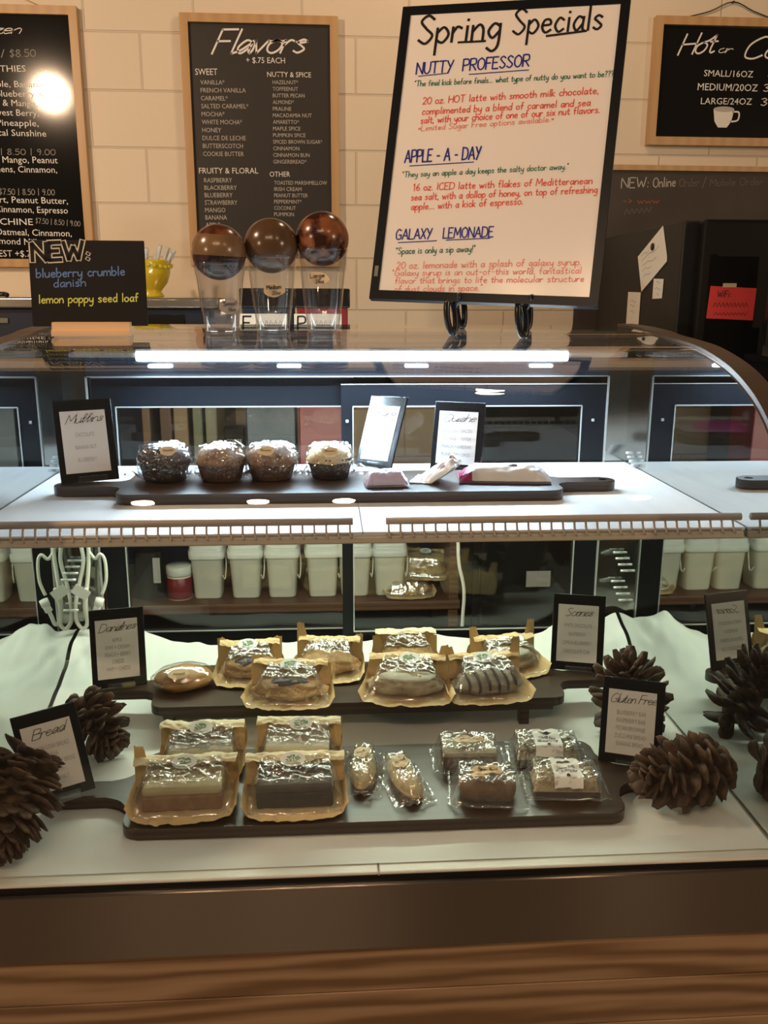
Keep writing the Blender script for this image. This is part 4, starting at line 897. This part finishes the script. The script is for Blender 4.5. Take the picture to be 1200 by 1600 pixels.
sign_card((0.1962, 0.6309, ZS+0.002), -0.4125, 0.2499, -0.001, 0.1012, 0.1375, 'Quiche', ['BROCCOLI + BACON', 'SAUSAGE + PEPPER', 'SPINACH + CHEDDAR', 'MUSHROOM + SWISS'], 'black framed card titled quiche standing behind the upper board')
sign_card((-0.4338, 0.4734, ZM+0.001), 0.2787, 0.1998, 0.0212, 0.0956, 0.1442, 'Danishes', ['APPLE', 'KIWI + CREAM', 'PEACH + BERRY', 'CHEESE', 'HAM + CHEESE'], 'black framed card titled danishes at the end of the raised board', 0.66)
sign_card((0.4204, 0.4955, ZM+0.001), -0.2464, 0.2771, 0.0029, 0.0979, 0.1458, 'Scones', ['WHITE CHOCOLATE', 'RASPBERRY', 'LEMON BLUEBERRY', 'CHOCOLATE CHIP'], 'black framed card titled scones at the end of the raised board', 0.5)
sign_card((0.4289, 0.2158, ZB+0.001), -0.3580, 0.1912, -0.0055, 0.0964, 0.1399, 'Gluten Free', ['BLUEBERRY BAR', 'RASPBERRY BAR', 'PECAN BROWNIE', 'ZUCCHINI BREAD', 'BANANA BREAD'], 'black framed card titled gluten free in front of a pine cone', 0.72)
sign_card((-0.4500, 0.1727, ZB+0.001), 0.2804, 0.088, -0.139, 0.0907, 0.1421, 'Bread', ['LEMON LOAF BREAD', 'MOCHA', 'CHOC CHIP LOAF BREAD', 'OR', 'BANANA NUT'], 'tilted black framed card titled bread between two pine cones', 0.5)

# ------------------------------------------------------------------ wrapped muffins
def crinkle(x, y, z, s): return abs(nz(x*45+s, y*45, z*45))*0.7 + abs(nz(x*95, y*95+s, z*95))*0.4
def food(name, c1, c2, **k): 
    if name not in M: M[name] = mat(name, c1, k.pop('rough', 0.7), col2=c2, **k)
    return name
food('choc_muffin', (0.022, 0.010, 0.006), (0.045, 0.022, 0.014), nscale=60, bump=0.6)
food('blue_muffin', (0.20, 0.10, 0.045), (0.34, 0.20, 0.10), nscale=50, bump=0.6)
food('nut_muffin', (0.16, 0.08, 0.035), (0.30, 0.17, 0.08), nscale=70, bump=0.6)
food('cream_muffin', (0.55, 0.42, 0.22), (0.70, 0.58, 0.36), nscale=30, bump=0.4)
food('brown_case', (0.085, 0.040, 0.024), (0.11, 0.055, 0.033), nscale=30)
food('dark_case', (0.022, 0.012, 0.009), (0.032, 0.018, 0.014), nscale=30)
def muffin(x, y, s, top, cup, label, tag_off, seed, sc=1.0):
    t = thing('muffin', (x, y, ZU_), label, 'muffin', 'wrapped muffins on the upper board', (0, 0, s))
    g = G(); n = 96; g.lathe([(0.0005, 0.001), (0.034*sc, 0.001), (0.035*sc, 0.003), (0.040*sc, 0.022), (0.0435*sc, 0.036), (0.0425*sc, 0.038)], n, (0, 0, 0), 0, False, lambda a, z: 1+0.022*math.cos(32*a)); g.build('paper_cup', cup, t)
    g = G(); g.sphere((0, 0, 0.035), (0.0445*sc, 0.0445*sc, 0.029*sc), 0, 40, 22, lambda d: (1+0.10*nz(d.x*2.2+seed, d.y*2.2, d.z*2.2)+0.05*nz(d.x*7, d.y*7+seed, d.z*7)) * (0.90 if d.z < -0.2 else 1.0)); g.build('muffin_top', top, t)
    g = G()
    def f(u, v):
        th = 2*PI*u; ph = PI*(v-0.5); d = Vector((math.cos(ph)*math.cos(th), math.cos(ph)*math.sin(th), math.sin(ph)))
        k = 0.97 + 0.13*abs(nz(d.x*2.6+seed, d.y*2.6, d.z*2.6)) + 0.11*abs(nz(d.x*5.5, d.y*5.5+seed, d.z*5.5)) + 0.06*abs(nz(d.x*11, d.y*11, d.z*11+seed))
        fl = 1 + 0.10*max(0, -d.z)
        q = max(abs(math.cos(ph)), abs(math.sin(ph)))**-0.45*0.93
        return (0.0475*sc*d.x*k*q*fl, 0.0475*sc*d.y*k*q*fl, max(0.0012, 0.034 + 0.0335*sc*d.z*k*q))
    g.grid(120, 64, f, 0, True)
    for sx, an in ((1, 0.5), (-1, 2.9)):
        g.grid(10, 6, lambda u, v: (sx*(0.040+0.024*u)*sc, (v-0.5)*0.045*(0.5+u) - 0.012, 0.010+0.014*nz(u*3+seed, v*4, an)+0.010*u), 0)
    g.build('cling_wrap', 'filmtight', t)
    g = G(); ax = tag_off
    def TT(a, b):
        th = (a/0.050) + ax[0]; ph = ax[1] + b/0.050; r_1 = 0.0535*sc
        return (r_1*math.cos(ph)*math.sin(th), -r_1*math.cos(ph)*math.cos(th), 0.035+0.0400*sc*math.sin(ph))
    g.ellipse((0, 0), 0.0165, 0.0105, TT, 40, 0, 0.07, seed); o = g.build('tag', 'tan', t)
    g = G(); write(g, ('Chocolate' if top == 'choc_muffin' else 'Banana', -0.010, -0.0015, 0.010, -0.0015, 0.0042, 'h', 0), lambda a, b: tuple(1.008*q for q in TT(a, b)), 0.14); g.build('handwriting', 'ink', o)
muffin(-0.337, 0.507, 0.1, 'choc_muffin', 'dark_case', 'dark chocolate muffin wrapped in film beside the muffins card', (0.25, 0.62), 1.0, 1.02)
muffin(-0.238, 0.503, -0.2, 'blue_muffin', 'brown_case', 'wrapped muffin with a shiny crinkled top and hidden tag, second from the muffins card', (2.0, 0.85), 2.3, 0.98)
muffin(-0.150, 0.509, 0.0, 'nut_muffin', 'brown_case', 'wrapped brown muffin with a tan tag, third from the muffins card', (-0.15, 0.60), 4.1, 1.0)
muffin(-0.046, 0.515, 0.2, 'cream_muffin', 'dark_case', 'pale topped muffin in a dark paper cup, standing apart beside the bagels card', (-0.2, 0.55), 5.7, 0.92)

# ------------------------------------------------------------------ sealed snack packets beside the muffins
def packet(x, y, yaw, L_, Wd, h, faces, label, seed, lift=0.0):
    t = thing('snack_packet', (x, y, ZU_), label, 'snack packet', 'snack packets on the upper board', (0, 0, yaw))
    def top(u, v):
        q = min(1.0, 5.5*min(u, 1-u)); pv = math.sin(PI*v)**0.6
        z = 0.004 + h*(q**0.7)*pv + 0.0035*nz(u*9+seed, v*6, 1)*pv + lift*(u-0.5)
        return ((u-0.5)*L_, (v-0.5)*Wd*(1.0-0.10*q), max(0.002, z) + (0.006*abs(nz(u*20, v*14, seed)) if q < 0.8 else 0))
    g = G(); g.grid(44, 26, top, faces); g.grid(16, 10, lambda u, v: ((0.5-u)*L_, (v-0.5)*Wd*0.94, 0.001+max(0, lift*(0.5-u))), 0); o = g.build('wrapper', ['pk_white', 'pk_a', 'pk_b', 'pk_c', 'pk_d'], t)
    return t, top
for nme, c in (('pk_white', (0.72, 0.70, 0.70)), ('pk_a', (0.50, 0.44, 0.62)), ('pk_b', (0.26, 0.12, 0.06)), ('pk_c', (0.36, 0.03, 0.12)), ('pk_d', (0.06, 0.06, 0.08))):
    M[nme] = mat(nme, c, 0.25, coat=0.3)
t, tp = packet(0.050, 0.448, 0.05, 0.074, 0.060, 0.022, lambda u, v: 1 if v < 0.28 or u > 0.86 else (2 if (u-0.5)**2+(v-0.85)**2 < 0.012 else 0), 'small pale lilac snack packet in front of the bagels card', 1.0)
t, tp = packet(0.140, 0.468, -0.35, 0.082, 0.064, 0.026, lambda u, v: 2 if ((u-0.68)**2+(v-0.28)**2 < 0.03) else (1 if u < 0.12 else 0), 'white snack packet with a brown picture, tilted between the lilac and the crimson packet', 3.0, 0.06)
g = G(); T = lambda a, b: (a, b*0.75-0.006, tp(a/0.082+0.5, (b*0.75-0.006)/0.064+0.5)[2]+0.0008); g.ribbon(smooth([(-0.02+i*0.004, 0.008+(0.008 if i % 2 else 0)) for i in range(10)], 3), 0.0018, T); g.build('lettering', 'pk_b', t)
t, tp = packet(0.262, 0.478, -0.10, 0.160, 0.078, 0.024, lambda u, v: 3 if (v > 0.48 and u < 0.82) or u < 0.12 else (4 if 0.30 < u < 0.62 and 0.34 < v < 0.44 else 0), 'long white and crimson snack packet near the handle of the upper board', 5.0)

# ------------------------------------------------------------------ kraft bags with a clear window
food('lemon_crumb', (0.26, 0.13, 0.06), (0.36, 0.20, 0.10), nscale=60, bump=0.4)
food('lemon_top', (0.50, 0.40, 0.22), (0.62, 0.52, 0.32), nscale=20, bump=0.2)
food('choc_crumb', (0.018, 0.009, 0.006), (0.036, 0.020, 0.014), nscale=70, bump=0.5)
food('grey_icing', (0.30, 0.28, 0.24), (0.40, 0.37, 0.32), nscale=25, bump=0.2)
food('pale_icing', (0.62, 0.58, 0.48), (0.70, 0.66, 0.55), nscale=15, bump=0.2)
food('dark_icing', (0.050, 0.035, 0.028), (0.09, 0.065, 0.05), nscale=40, bump=0.3)
food('pastry', (0.30, 0.13, 0.035), (0.55, 0.32, 0.11), nscale=22, bump=0.5, rough=0.5)
food('berry', (0.020, 0.018, 0.035), (0.06, 0.045, 0.075), nscale=50, bump=0.5, rough=0.35)
food('scone', (0.30, 0.20, 0.12), (0.50, 0.37, 0.24), nscale=45, bump=0.7)
food('grey_scone', (0.26, 0.21, 0.16), (0.42, 0.35, 0.27), nscale=45, bump=0.7)
def sticker(parent, c, a, b, rx, seed=0.0):
    """oval white sticker with a small green tree"""
    R_ = Matrix.Rotation(rx, 3, 'X')
    T = lambda l: (lambda p, q: tuple(Vector(c) + R_ @ Vector((p, q, l))))
    g = G(); g.ellipse((0, 0), a, b, T(0.0), 36); s_ = g.build('sticker', 'sticker', parent)
    g = G()
    g.ribbon(smooth([(-0.01*a/0.017, -b*0.40), (0.001, -b*0.25), (0.0, b*0.1), (0.002, b*0.3)], 4), 0.0012, T(0.0004))
    rnd = random.Random(int(seed*10)+3)
    for k in range(26):
        th = rnd.uniform(0, 2*PI); rr = rnd.uniform(0.1, 1)**0.5
        g.ellipse((a*0.58*rr*math.cos(th), b*0.12+b*0.44*rr*math.sin(th)), a*0.10, b*0.09, T(0.0004+0.00002*k), 7)
    g.ribbon([(-a*0.55, -b*0.62), (a*0.55, -b*0.62)], b*0.07, T(0.0004)); g.build('leaf_emblem', 'leaf', s_)
def kraft_bag(x, y, z, yaw, W_, Dp, h, kind, label, group, seed, ears=(0.03, 0.0), pale=True, rx=0.0, top=0.012, st=True, iw=None, lipw=0.020, taper=0.05):
    t = thing('kraft_bag', (x, y, z), label, 'bakery bag', group, (rx, 0, yaw))
    e_ = lambda u: abs(2*u-1)
    def paper(u, v):
        xx = (u-0.5)*W_*(1.0+taper*(0.6-min(1, v/0.6))+0.05*nz(v*3+seed, 1)); c_ = e_(u)
        if v < 0.35:
            q = v/0.35; yy = -Dp/2 - lipw*(1-c_**2.5) + q*(Dp+lipw*(1-c_**2.5)); zq = 0.0025 + 0.0035*(0.5+nz(u*5+seed, 3))*(1-q) + 0.016*sstep(0.86, 1.0, c_)
        elif v < 0.72:
            q = (v-0.35)/0.37; yy = Dp/2 + 0.003*nz(u*6+seed, q*3); zq = 0.003 + q*(h+top+0.004*nz(u*5, seed)) + 0.016*sstep(0.86, 1.0, c_)*(1-q)
        else:
            q = (v-0.72)/0.28; yy = Dp/2 - q*(0.026+0.005*nz(u*4+seed, 8)); zq = 0.003 + h + top + 0.004*nz(u*5, seed) + 0.006*math.sin(PI*q*0.8) - q*0.004
        return (xx, yy, zq + 0.0045*(abs(nz(u*6+seed, v*8, 2))-0.12) + 0.0022*nz(u*18+seed, v*14, 2))
    g = G(); g.grid(56, 48, paper, lambda u, v: 1 if (v > 0.70 and pale) else 0)
    for sx, eh in zip((-1, 1), ears):
        if eh > 0: 
            g.grid(8, 9, lambda u, v: (sx*(W_/2 - (0.002+0.030*u)*(1-0.55*v)) , Dp/2-0.006-0.014*u*(1-v)-0.012*(1-u)*(1-v), h*0.35 + v*(h*0.65+eh) + 0.004*nz(u*4+seed, v*5)), 0)
    g.build('paper_bag', ['kraft', 'kraftpale'], t)
    iw = iw or W_*(0.74 if kind in ('lemon', 'choc', 'iced', 'choclight') else 0.84); dd = Dp-(0.022 if kind in ('lemon', 'choc', 'iced', 'choclight') else 0.014)
    if kind in ('lemon', 'choc', 'iced', 'choclight'):
        lo, hi = {'lemon': ('lemon_crumb', 'lemon_top'), 'choc': ('choc_crumb', 'dark_icing'), 'iced': ('choc_crumb', 'pale_icing'), 'choclight': ('lemon_crumb', 'grey_icing')}[kind]
        g = G(); g.box((0, 0.002, 0.004+h*0.33), (iw, dd, h*0.66), 0, 0.004); ck = g.build('cake', lo, t)
        g = G(); g.box((0, 0.002, 0.004+h*0.80), (iw*0.985, dd*0.97, h*0.36), 0, 0.005); g.build('icing', hi, ck)
    else:
        cm = {'danish': 'pastry', 'berry': 'pastry', 'scone': 'scone', 'striped': 'grey_scone', 'pale': 'pastry'}[kind]
        g = G(); g.sphere((0, 0.0, 0.004+h*0.42), (iw/2, dd/2, h*0.46), 0, 44, 22, lambda d: (1+0.14*nz(d.x*2.4+seed, d.y*2.4, d.z*2.4)+0.07*nz(d.x*7, d.y*7+seed, d.z*7)) * (1.12 if d.z < 0 else 1)); ck = g.build('pastry', cm, t)
        g = G()
        if kind == 'berry': g.sphere((0.0, -dd*0.08, 0.004+h*0.66), (iw*0.30, dd*0.30, h*0.26), 0, 26, 14, lambda d: 1+0.15*nz(d.x*5+seed, d.y*5, d.z*5)); g.build('filling', 'berry', ck)
        elif kind == 'striped':
            for k in range(6):
                xx = iw*(-0.36+0.145*k)
                pts = []
                for j in range(13):
                    ph = -0.15*PI + 0.85*PI*j/12; dxx = xx + 0.006*math.cos(ph); rr = math.sqrt(max(0.02, 1-(dxx/(iw/2))**2))
                    pts.append((dxx, -dd/2*1.08*rr*math.cos(ph), 0.004+h*0.42+h*0.50*rr*math.sin(ph)))
                g.tube(pts, 0.0028, 6)
            g.build('icing', 'dark_icing', ck)
        elif kind == 'scone': g.sphere((0, -dd*0.05, 0.004+h*0.70), (iw*0.40, dd*0.36, h*0.18), 0, 26, 12, lambda d: 1+0.2*nz(d.x*4+seed, d.y*4, d.z*4)); g.build('icing', 'pale_icing', ck)
        else: g.b.free()
    def film(u, v):
        c_ = e_(u); xx = (u-0.5)*(W_-0.010)*(1+taper*(0.5-v)); yy = -Dp/2 - 0.004*(1-c_*c_) + v*(Dp-0.014)
        f = sstep(0.0, 0.26, v); sd = 1-sstep(0.74 if kind in ('lemon', 'choc', 'iced', 'choclight') else 0.62, 1.02, c_)
        zt_2 = h + 0.004 + top*0.75*v
        zq = 0.005 + (zt_2)*f*(0.12+0.88*sd)*(1 if v < 0.9 else 1)
        zq = max(zq, 0.005 + zt_2*sstep(0.75, 1.0, v)*0.8*(1-c_**4))
        wv = 0.0085*(abs(nz(u*5+seed, v*5, 3))-0.16) + 0.0055*(abs(nz(u*11, v*9+seed, 5))-0.16) + 0.0022*(abs(nz(u*26, v*20+seed, 7))-0.16) + 0.004*nz((u+v)*7+seed, (u-v)*2.5, 8)
        return (xx, yy, max(0.004, zq + wv*(0.35+0.65*f)))
    g = G(); g.grid(70, 50, film); g.build('window', 'film', t)
    if st: sticker(t, (0.004*math.sin(seed*3), Dp/2-0.030, h+top+0.007), 0.0185, 0.0125, 0.50, seed)
    return t
GB = 'kraft cake bags on the lowest board'
kraft_bag(-0.257, 0.258, ZB, 0.03, 0.138, 0.080, 0.036, 'choclight', 'grey iced cake in a kraft bag, behind the yellow topped loaf slice', GB, 1.1, (0.0, 0.012), top=0.018)
kraft_bag(-0.103, 0.262, ZB, -0.05, 0.140, 0.080, 0.036, 'iced', 'pale iced dark cake in a kraft bag, behind the dark chocolate loaf slice', GB, 2.7, (0.018, 0.010), top=0.018)
kraft_bag(-0.268, 0.152, ZB, 0.03, 0.156, 0.088, 0.038, 'lemon', 'yellow topped loaf slice in a kraft bag with one tall folded ear', GB, 4.2, (0.036, 0.0), top=0.014)
kraft_bag(-0.104, 0.150, ZB, 0.02, 0.152, 0.088, 0.038, 'choc', 'dark chocolate loaf slice in a kraft bag at the front edge of the lowest board', GB, 6.0, (0.008, 0.010), top=0.014)
GM = 'kraft pastry bags on the raised board'
kraft_bag(-0.200, 0.510, ZM, 0.08, 0.124, 0.080, 0.040, 'berry', 'berry danish in a kraft bag with two tall ears beside the glossy loaf', GM, 1.7, (0.026, 0.024), False, top=0.014, taper=0.22)
kraft_bag(-0.054, 0.522, ZM, -0.12, 0.130, 0.084, 0.042, 'danish', 'golden danish in a kraft bag with one high folded corner, behind the berry bag', GM, 3.1, (0.042, 0.022), False, st=False, top=0.010, taper=0.22)
kraft_bag(-0.122, 0.416, ZM, -0.06, 0.146, 0.082, 0.040, 'berry', 'berry danish in a kraft bag at the front of the raised board', GM, 5.2, (0.026, 0.012), False, top=0.012, taper=0.22)
kraft_bag(0.096, 0.530, ZM, 0.02, 0.128, 0.066, 0.044, 'pale', 'kraft bag turned with its pale paper back showing, behind the scone bags', GM, 7.4, (0.014, 0.012), True, st=False, top=0.020, taper=0.22)
kraft_bag(0.088, 0.422, ZM, -0.10, 0.152, 0.088, 0.043, 'scone', 'plain scone in a kraft bag at the front of the raised board', GM, 8.8, (0.0, 0.034), False, top=0.012, taper=0.22)
kraft_bag(0.232, 0.420, ZM, 0.06, 0.142, 0.088, 0.044, 'striped', 'scone striped with dark icing in a kraft bag at the front of the raised board', GM, 9.9, (0.030, 0.044), False, top=0.010, taper=0.22)
kraft_bag(0.290, 0.522, ZM, 0.12, 0.134, 0.084, 0.040, 'scone', 'pale scone in a crumpled kraft bag beside the scones card', GM, 11.3, (0.034, 0.042), False, st=False, top=0.008, taper=0.22)
GS = 'yellow paper bags on the hidden brown shelf'
kraft_bag(0.195, 1.560, -0.143, 0.05, 0.16, 0.12, 0.036, 'pale', 'flat yellow paper bag lying behind the doors next to the last tub', GS, 12.1, (0.0, 0.0), False, st=False)
kraft_bag(0.250, 1.600, -0.100, -0.25, 0.16, 0.10, 0.055, 'pale', 'yellow paper bag with a round white sticker lying on the flat one behind the doors', GS, 13.5, (0.04, 0.05), False)

# ------------------------------------------------------------------ the glossy loaf on the raised board
t = thing('pastry_loaf', (-0.318, 0.470, ZM), 'glossy golden pastry wrapped in film, on the raised board beside the danishes card', 'pastry', None, (0, 0, 0.25))
g = G(); g.sphere((0, 0, 0.018), (0.052, 0.036, 0.022), 0, 48, 24, lambda d: 1+0.10*nz(d.x*2+1, d.y*2, d.z*2)+0.05*nz(d.x*8, d.y*8, d.z*8) + (0.05 if d.z < 0 else 0)); g.build('pastry', 'pastry', t)
g = G(); g.sphere((0, 0, 0.019), (0.056, 0.039, 0.0245), 0, 70, 36, lambda d: 1+0.10*crinkle(d.x*0.04, d.y*0.05, d.z*0.05, 3)); g.build('cling_wrap', 'filmtight', t)
g = G(); T = lambda a, b: (a-0.010, b*0.72-0.026, 0.036+b*0.62+0.002); g.ellipse((0, 0), 0.019, 0.0105, T, 32); tg = g.build('tag', 'tan', t)
g = G(); write(g, ('Almond', -0.010, -0.002, 0.010, -0.002, 0.004, 'h', 0), lambda a, b: tuple(Vector(T(a, b))+Vector((0, -0.0004, 0.0006))), 0.13); g.build('handwriting', 'ink', tg)

# ------------------------------------------------------------------ clear bags: biscotti, slices, bars
food('biscotti', (0.50, 0.36, 0.18), (0.66, 0.52, 0.30), nscale=60, bump=0.6)
food('choc_biscotti', (0.060, 0.032, 0.02), (0.10, 0.06, 0.04), nscale=60, bump=0.5)
food('brownie', (0.060, 0.026, 0.014), (0.10, 0.048, 0.028), nscale=60, bump=0.6)
food('brownie_top', (0.33, 0.27, 0.18), (0.44, 0.37, 0.25), nscale=30, bump=0.3)
food('banana_bread', (0.12, 0.058, 0.028), (0.22, 0.115, 0.058), nscale=60, bump=0.6)
food('oat', (0.36, 0.26, 0.15), (0.60, 0.48, 0.31), nscale=110, bump=0.9, lo=0.4, hi=0.6)
food('dark_oat', (0.16, 0.12, 0.07), (0.40, 0.33, 0.21), nscale=110, bump=0.9, lo=0.4, hi=0.6)
food('jam', (0.045, 0.016, 0.018), (0.09, 0.035, 0.03), nscale=40)
def pouch_film(t, W_, Dp, h, seed, px=0.62, py=0.62):
    def film(u, v):
        a, b = abs(2*u-1), abs(2*v-1); f = (1-sstep(px, 0.97, a))*(1-sstep(py, 0.97, b))
        wv = 0.0065*(abs(nz(u*5+seed, v*5, 3))-0.16) + 0.0050*(abs(nz(u*11, v*10+seed, 5))-0.16) + 0.0022*(abs(nz(u*25, v*21+seed, 7))-0.16) + 0.003*nz((u-v)*8+seed, (u+v)*3, 8)
        return ((u-0.5)*W_*(1+0.03*nz(v*4, seed)), (v-0.5)*Dp*(1+0.03*nz(u*4, seed)), max(0.002, 0.003 + (h+0.003)*f + wv*(0.6+0.4*f) + 0.005*abs(nz(u*5+seed, v*5))*(1-f)))
    g = G(); g.grid(56, 50, film); g.build('clear_bag', 'film', t); return film
def shape_tag(t, film, W_, Dp, u0, v0, a, b, text, seed, n=40, wob=0.05, m='tan', rect=False):
    T = lambda p, q: (lambda r: (r[0], r[1], r[2]+0.0012))(film(min(.98, max(.02, u0+p/W_)), min(.98, max(.02, v0+q/Dp))))
    g = G()
    if rect: g.grid(14, 12, lambda u, v: T((u-0.5)*2*a, (v-0.5)*2*b))
    else: g.grid(36, 5, lambda u, v: T(a*(1+wob*math.sin(3*2*PI*u+seed))*math.cos(2*PI*u)*max(v, .02), b*(1+wob*math.cos(4*2*PI*u))*math.sin(2*PI*u)*max(v, .02)), 0, True)
    o = g.build('tag', m, t); g = G(); T2 = lambda p, q: (lambda r: (r[0], r[1], r[2]+0.0010))(T(p, q))
    return o, T2
for (x, y, yaw, kind, lb, sd) in ((0.000, 0.212, -0.10, 'biscotti', 'pale biscotti with a dark base in a clear bag, next to the kraft bags', 1.0), (0.062, 0.182, 0.22, 'biscotti', 'golden biscotti in a clear bag, set askew beside the brownie', 2.4)):
    t = thing('biscotti', (x, y, ZB), lb, 'biscotti', 'bagged biscotti on the lowest board', (0, 0, yaw))
    g = G(); g.sphere((0, 0, 0.013), (0.0185, 0.054, 0.0135), 0, 30, 26, lambda d: (1+0.05*nz(d.x*6+sd, d.y*9, d.z*6))*(1.1 if d.z < 0 else 1)); g.build('biscuit', kind, t)
    g = G(); g.sphere((0.008, 0, 0.006), (0.0150, 0.054, 0.0075), 0, 24, 20); g.build('chocolate_base' if sd < 2 else 'crust', 'choc_biscotti' if sd < 2 else 'pastry', t)
    f = pouch_film(t, 0.066, 0.128, 0.026, sd, 0.35, 0.62)
    o, T2 = shape_tag(t, f, 0.066, 0.128, 0.46, 0.60, 0.013, 0.017, '', sd)
    g = G(); write(g, ('Vanilla' if sd < 2 else 'Almond', -0.008, -0.004, 0.008, -0.001, 0.005, 'h', 0), T2, 0.13); g.build('handwriting', 'ink', o)
for (x, y, yaw, kind, lb, sd) in ((0.172, 0.243, -0.03, 'brownie', 'pale topped brownie slice in a clear bag, behind the banana bread slice', 3.3), (0.186, 0.148, -0.12, 'banana_bread', 'brown banana bread slice with two tan tags in a clear bag', 4.6)):
    t = thing('cake_slice', (x, y, ZB), lb, 'cake slice', 'bagged cake slices on the lowest board', (0, 0, yaw))
    g = G()
    if kind == 'brownie':
        g.box((0, 0, 0.013), (0.086, 0.058, 0.024), 0, 0.003); c = g.build('slice', kind, t); g = G(); g.box((0, 0, 0.0265), (0.0855, 0.0575, 0.007), 0, 0.003); g.build('glaze', 'brownie_top', c)
    else:
        g.sphere((0, 0, 0.014), (0.047, 0.032, 0.018), 0, 40, 20, lambda d: (max(abs(d.x), abs(d.y), abs(d.z)*1.2)**-0.55)*(0.92+0.04*nz(d.x*5, d.y*5, d.z*5))); c = g.build('slice', kind, t)
    f = pouch_film(t, 0.120, 0.088, 0.032, sd, 0.70, 0.62)
    o, T2 = shape_tag(t, f, 0.120, 0.088, 0.50, 0.52, 0.025, 0.010, '', sd)
    g = G(); write(g, ('Brownie' if kind == 'brownie' else 'Banana Bread', -0.014, -0.002, 0.014, -0.002, 0.005, 'h', 0), T2, 0.13); g.build('handwriting', 'ink', o)
    if kind != 'brownie': o, T2 = shape_tag(t, f, 0.120, 0.088, 0.36, 0.34, 0.012, 0.009, '', sd+1)
for (x, y, yaw, kind, l1, lb, sd) in ((0.302, 0.250, -0.10, 'dark_oat', 'Blueberry Bar', 'dark oat bar with a white label, behind the raspberry bar', 5.5), (0.308, 0.158, -0.08, 'oat', 'Raspberry Bar', 'golden oat bar labelled raspberry at the end of the lowest board', 6.8)):
    t = thing('oat_bar', (x, y, ZB), lb, 'oat bar', 'bagged oat bars on the lowest board', (0, 0, yaw))
    g = G(); g.box((0, 0, 0.007), (0.098, 0.056, 0.011), 0, 0.002); g.build('jam_layer', 'jam', t)
    g = G(); g.grid(50, 30, lambda u, v: ((u-0.5)*0.100, (v-0.5)*0.058, 0.010 + (0.015+0.004*nz(u*16+sd, v*10)+0.003*nz(u*34, v*22+sd))*min(1, 14*min(u, 1-u))*min(1, 9*min(v, 1-v)))); g.build('oat_top', kind, t)
    f = pouch_film(t, 0.128, 0.084, 0.028, sd, 0.72, 0.64)
    o, T2 = shape_tag(t, f, 0.128, 0.084, 0.50, 0.45, 0.0215, 0.030, '', sd, m='paper', rect=True)
    g = G(); write(g, ('Gluten Free', -0.013, 0.000, 0.013, 0.000, 0.0050, 'h', 0), T2, 0.14); write(g, (l1, -0.016, -0.010, 0.016, -0.010, 0.0055, 'h', 0), T2, 0.15)
    for k in range(6): g.ellipse((-0.010+k*0.0032, 0.0165+0.001*math.sin(k*2)), 0.0026, 0.0030, T2, 9, 1 if k % 3 else 0)
    g.ellipse((0.0, -0.021), 0.003, 0.003, T2, 14, 1); g.build('lettering', ['ink', 'jam'], o)

# ------------------------------------------------------------------ pine cones
def pine_cone(loc, L_, R_, rot, label, seed, n=70, open_=1.0, wide=0.36):
    rnd = random.Random(seed); g = G()
    g.lathe([(0.001, -L_*0.48), (R_*0.30, -L_*0.42), (R_*0.36, -L_*0.15), (R_*0.28, L_*0.15), (R_*0.14, L_*0.40), (0.001, L_*0.48)], 14, cap=False)
    for k in range(n):
        t_ = k/(n-1); th = k*2.399963 + rnd.uniform(-0.15, 0.15); z_ = L_*(-0.46+0.90*t_)
        ln = R_*(0.62+0.38*math.sin(PI*min(1, (t_*0.80+0.14))))*(1-0.38*t_**3)*rnd.uniform(0.90, 1.06); wd = R_*wide*(1-0.50*t_)*rnd.uniform(0.85, 1.15)
        el = (-0.45 + 1.55*t_)*open_ + rnd.uniform(-0.22, 0.22); tw = rnd.uniform(-0.45, 0.45)
        rd = Vector((math.cos(th), math.sin(th), 0)); tg_ = Vector((-math.sin(th), math.cos(th), 0)); up = Vector((0, 0, 1))
        rings = []; prof = (0.30, 0.45, 0.68, 0.92, 1.04, 0.92, 0.50)
        for s_ in range(7):
            q = s_/6; a = el + 0.75*q*q
            p = rd*(ln*q*math.cos(el)) + up*(z_ + ln*(q*math.sin(el) + 0.20*q*q))
            nrm = (-rd*math.sin(a) + up*math.cos(a)); tg2 = tg_*math.cos(tw*q) + nrm*math.sin(tw*q)
            hwid = wd*prof[s_]; ht = R_*(0.018, 0.020, 0.024, 0.034, 0.050, 0.050, 0.024)[s_]
            rings.append([g.b.verts.new(p + tg2*hwid*math.cos(b) + nrm*(ht*math.sin(b) - 0.22*hwid*math.cos(b)**2 + 0.15*wd)) for b in [2*PI*i/8 for i in range(8)]])
        for j in range(6):
            for i in range(8): g._face([rings[j][i], rings[j][(i+1) % 8], rings[j+1][(i+1) % 8], rings[j+1][i]])
        g._face(rings[0][::-1]); g._face(rings[-1])
    o = g.build('pine_cone', 'cone', None, loc, rot); return tag(o, label, 'pine cone', 'pine cones on the paper liner')
pine_cone((-0.494, 0.089, 0.075), 0.125, 0.070, (2.3, 0.5, 0.3), 'large brown pine cone in front of the bread card', 1, 120, 0.8, 0.23)
pine_cone((-0.442, 0.338, 0.058), 0.100, 0.055, (1.9, 0.2, 0.9), 'small dark pine cone behind the bread card', 2, 84, 0.85, 0.26)
pine_cone((0.478, 0.132, 0.059), 0.140, 0.060, (1.50, 0.0, -1.25), 'brown pine cone lying on its side beside the lowest board, before the gluten free card', 3, 72, 0.8, 0.34)
pine_cone((0.468, 0.335, 0.087), 0.145, 0.076, (0.30, -0.35, 0.4), 'dark open pine cone standing behind the gluten free card', 4, 66, 0.95, 0.19)
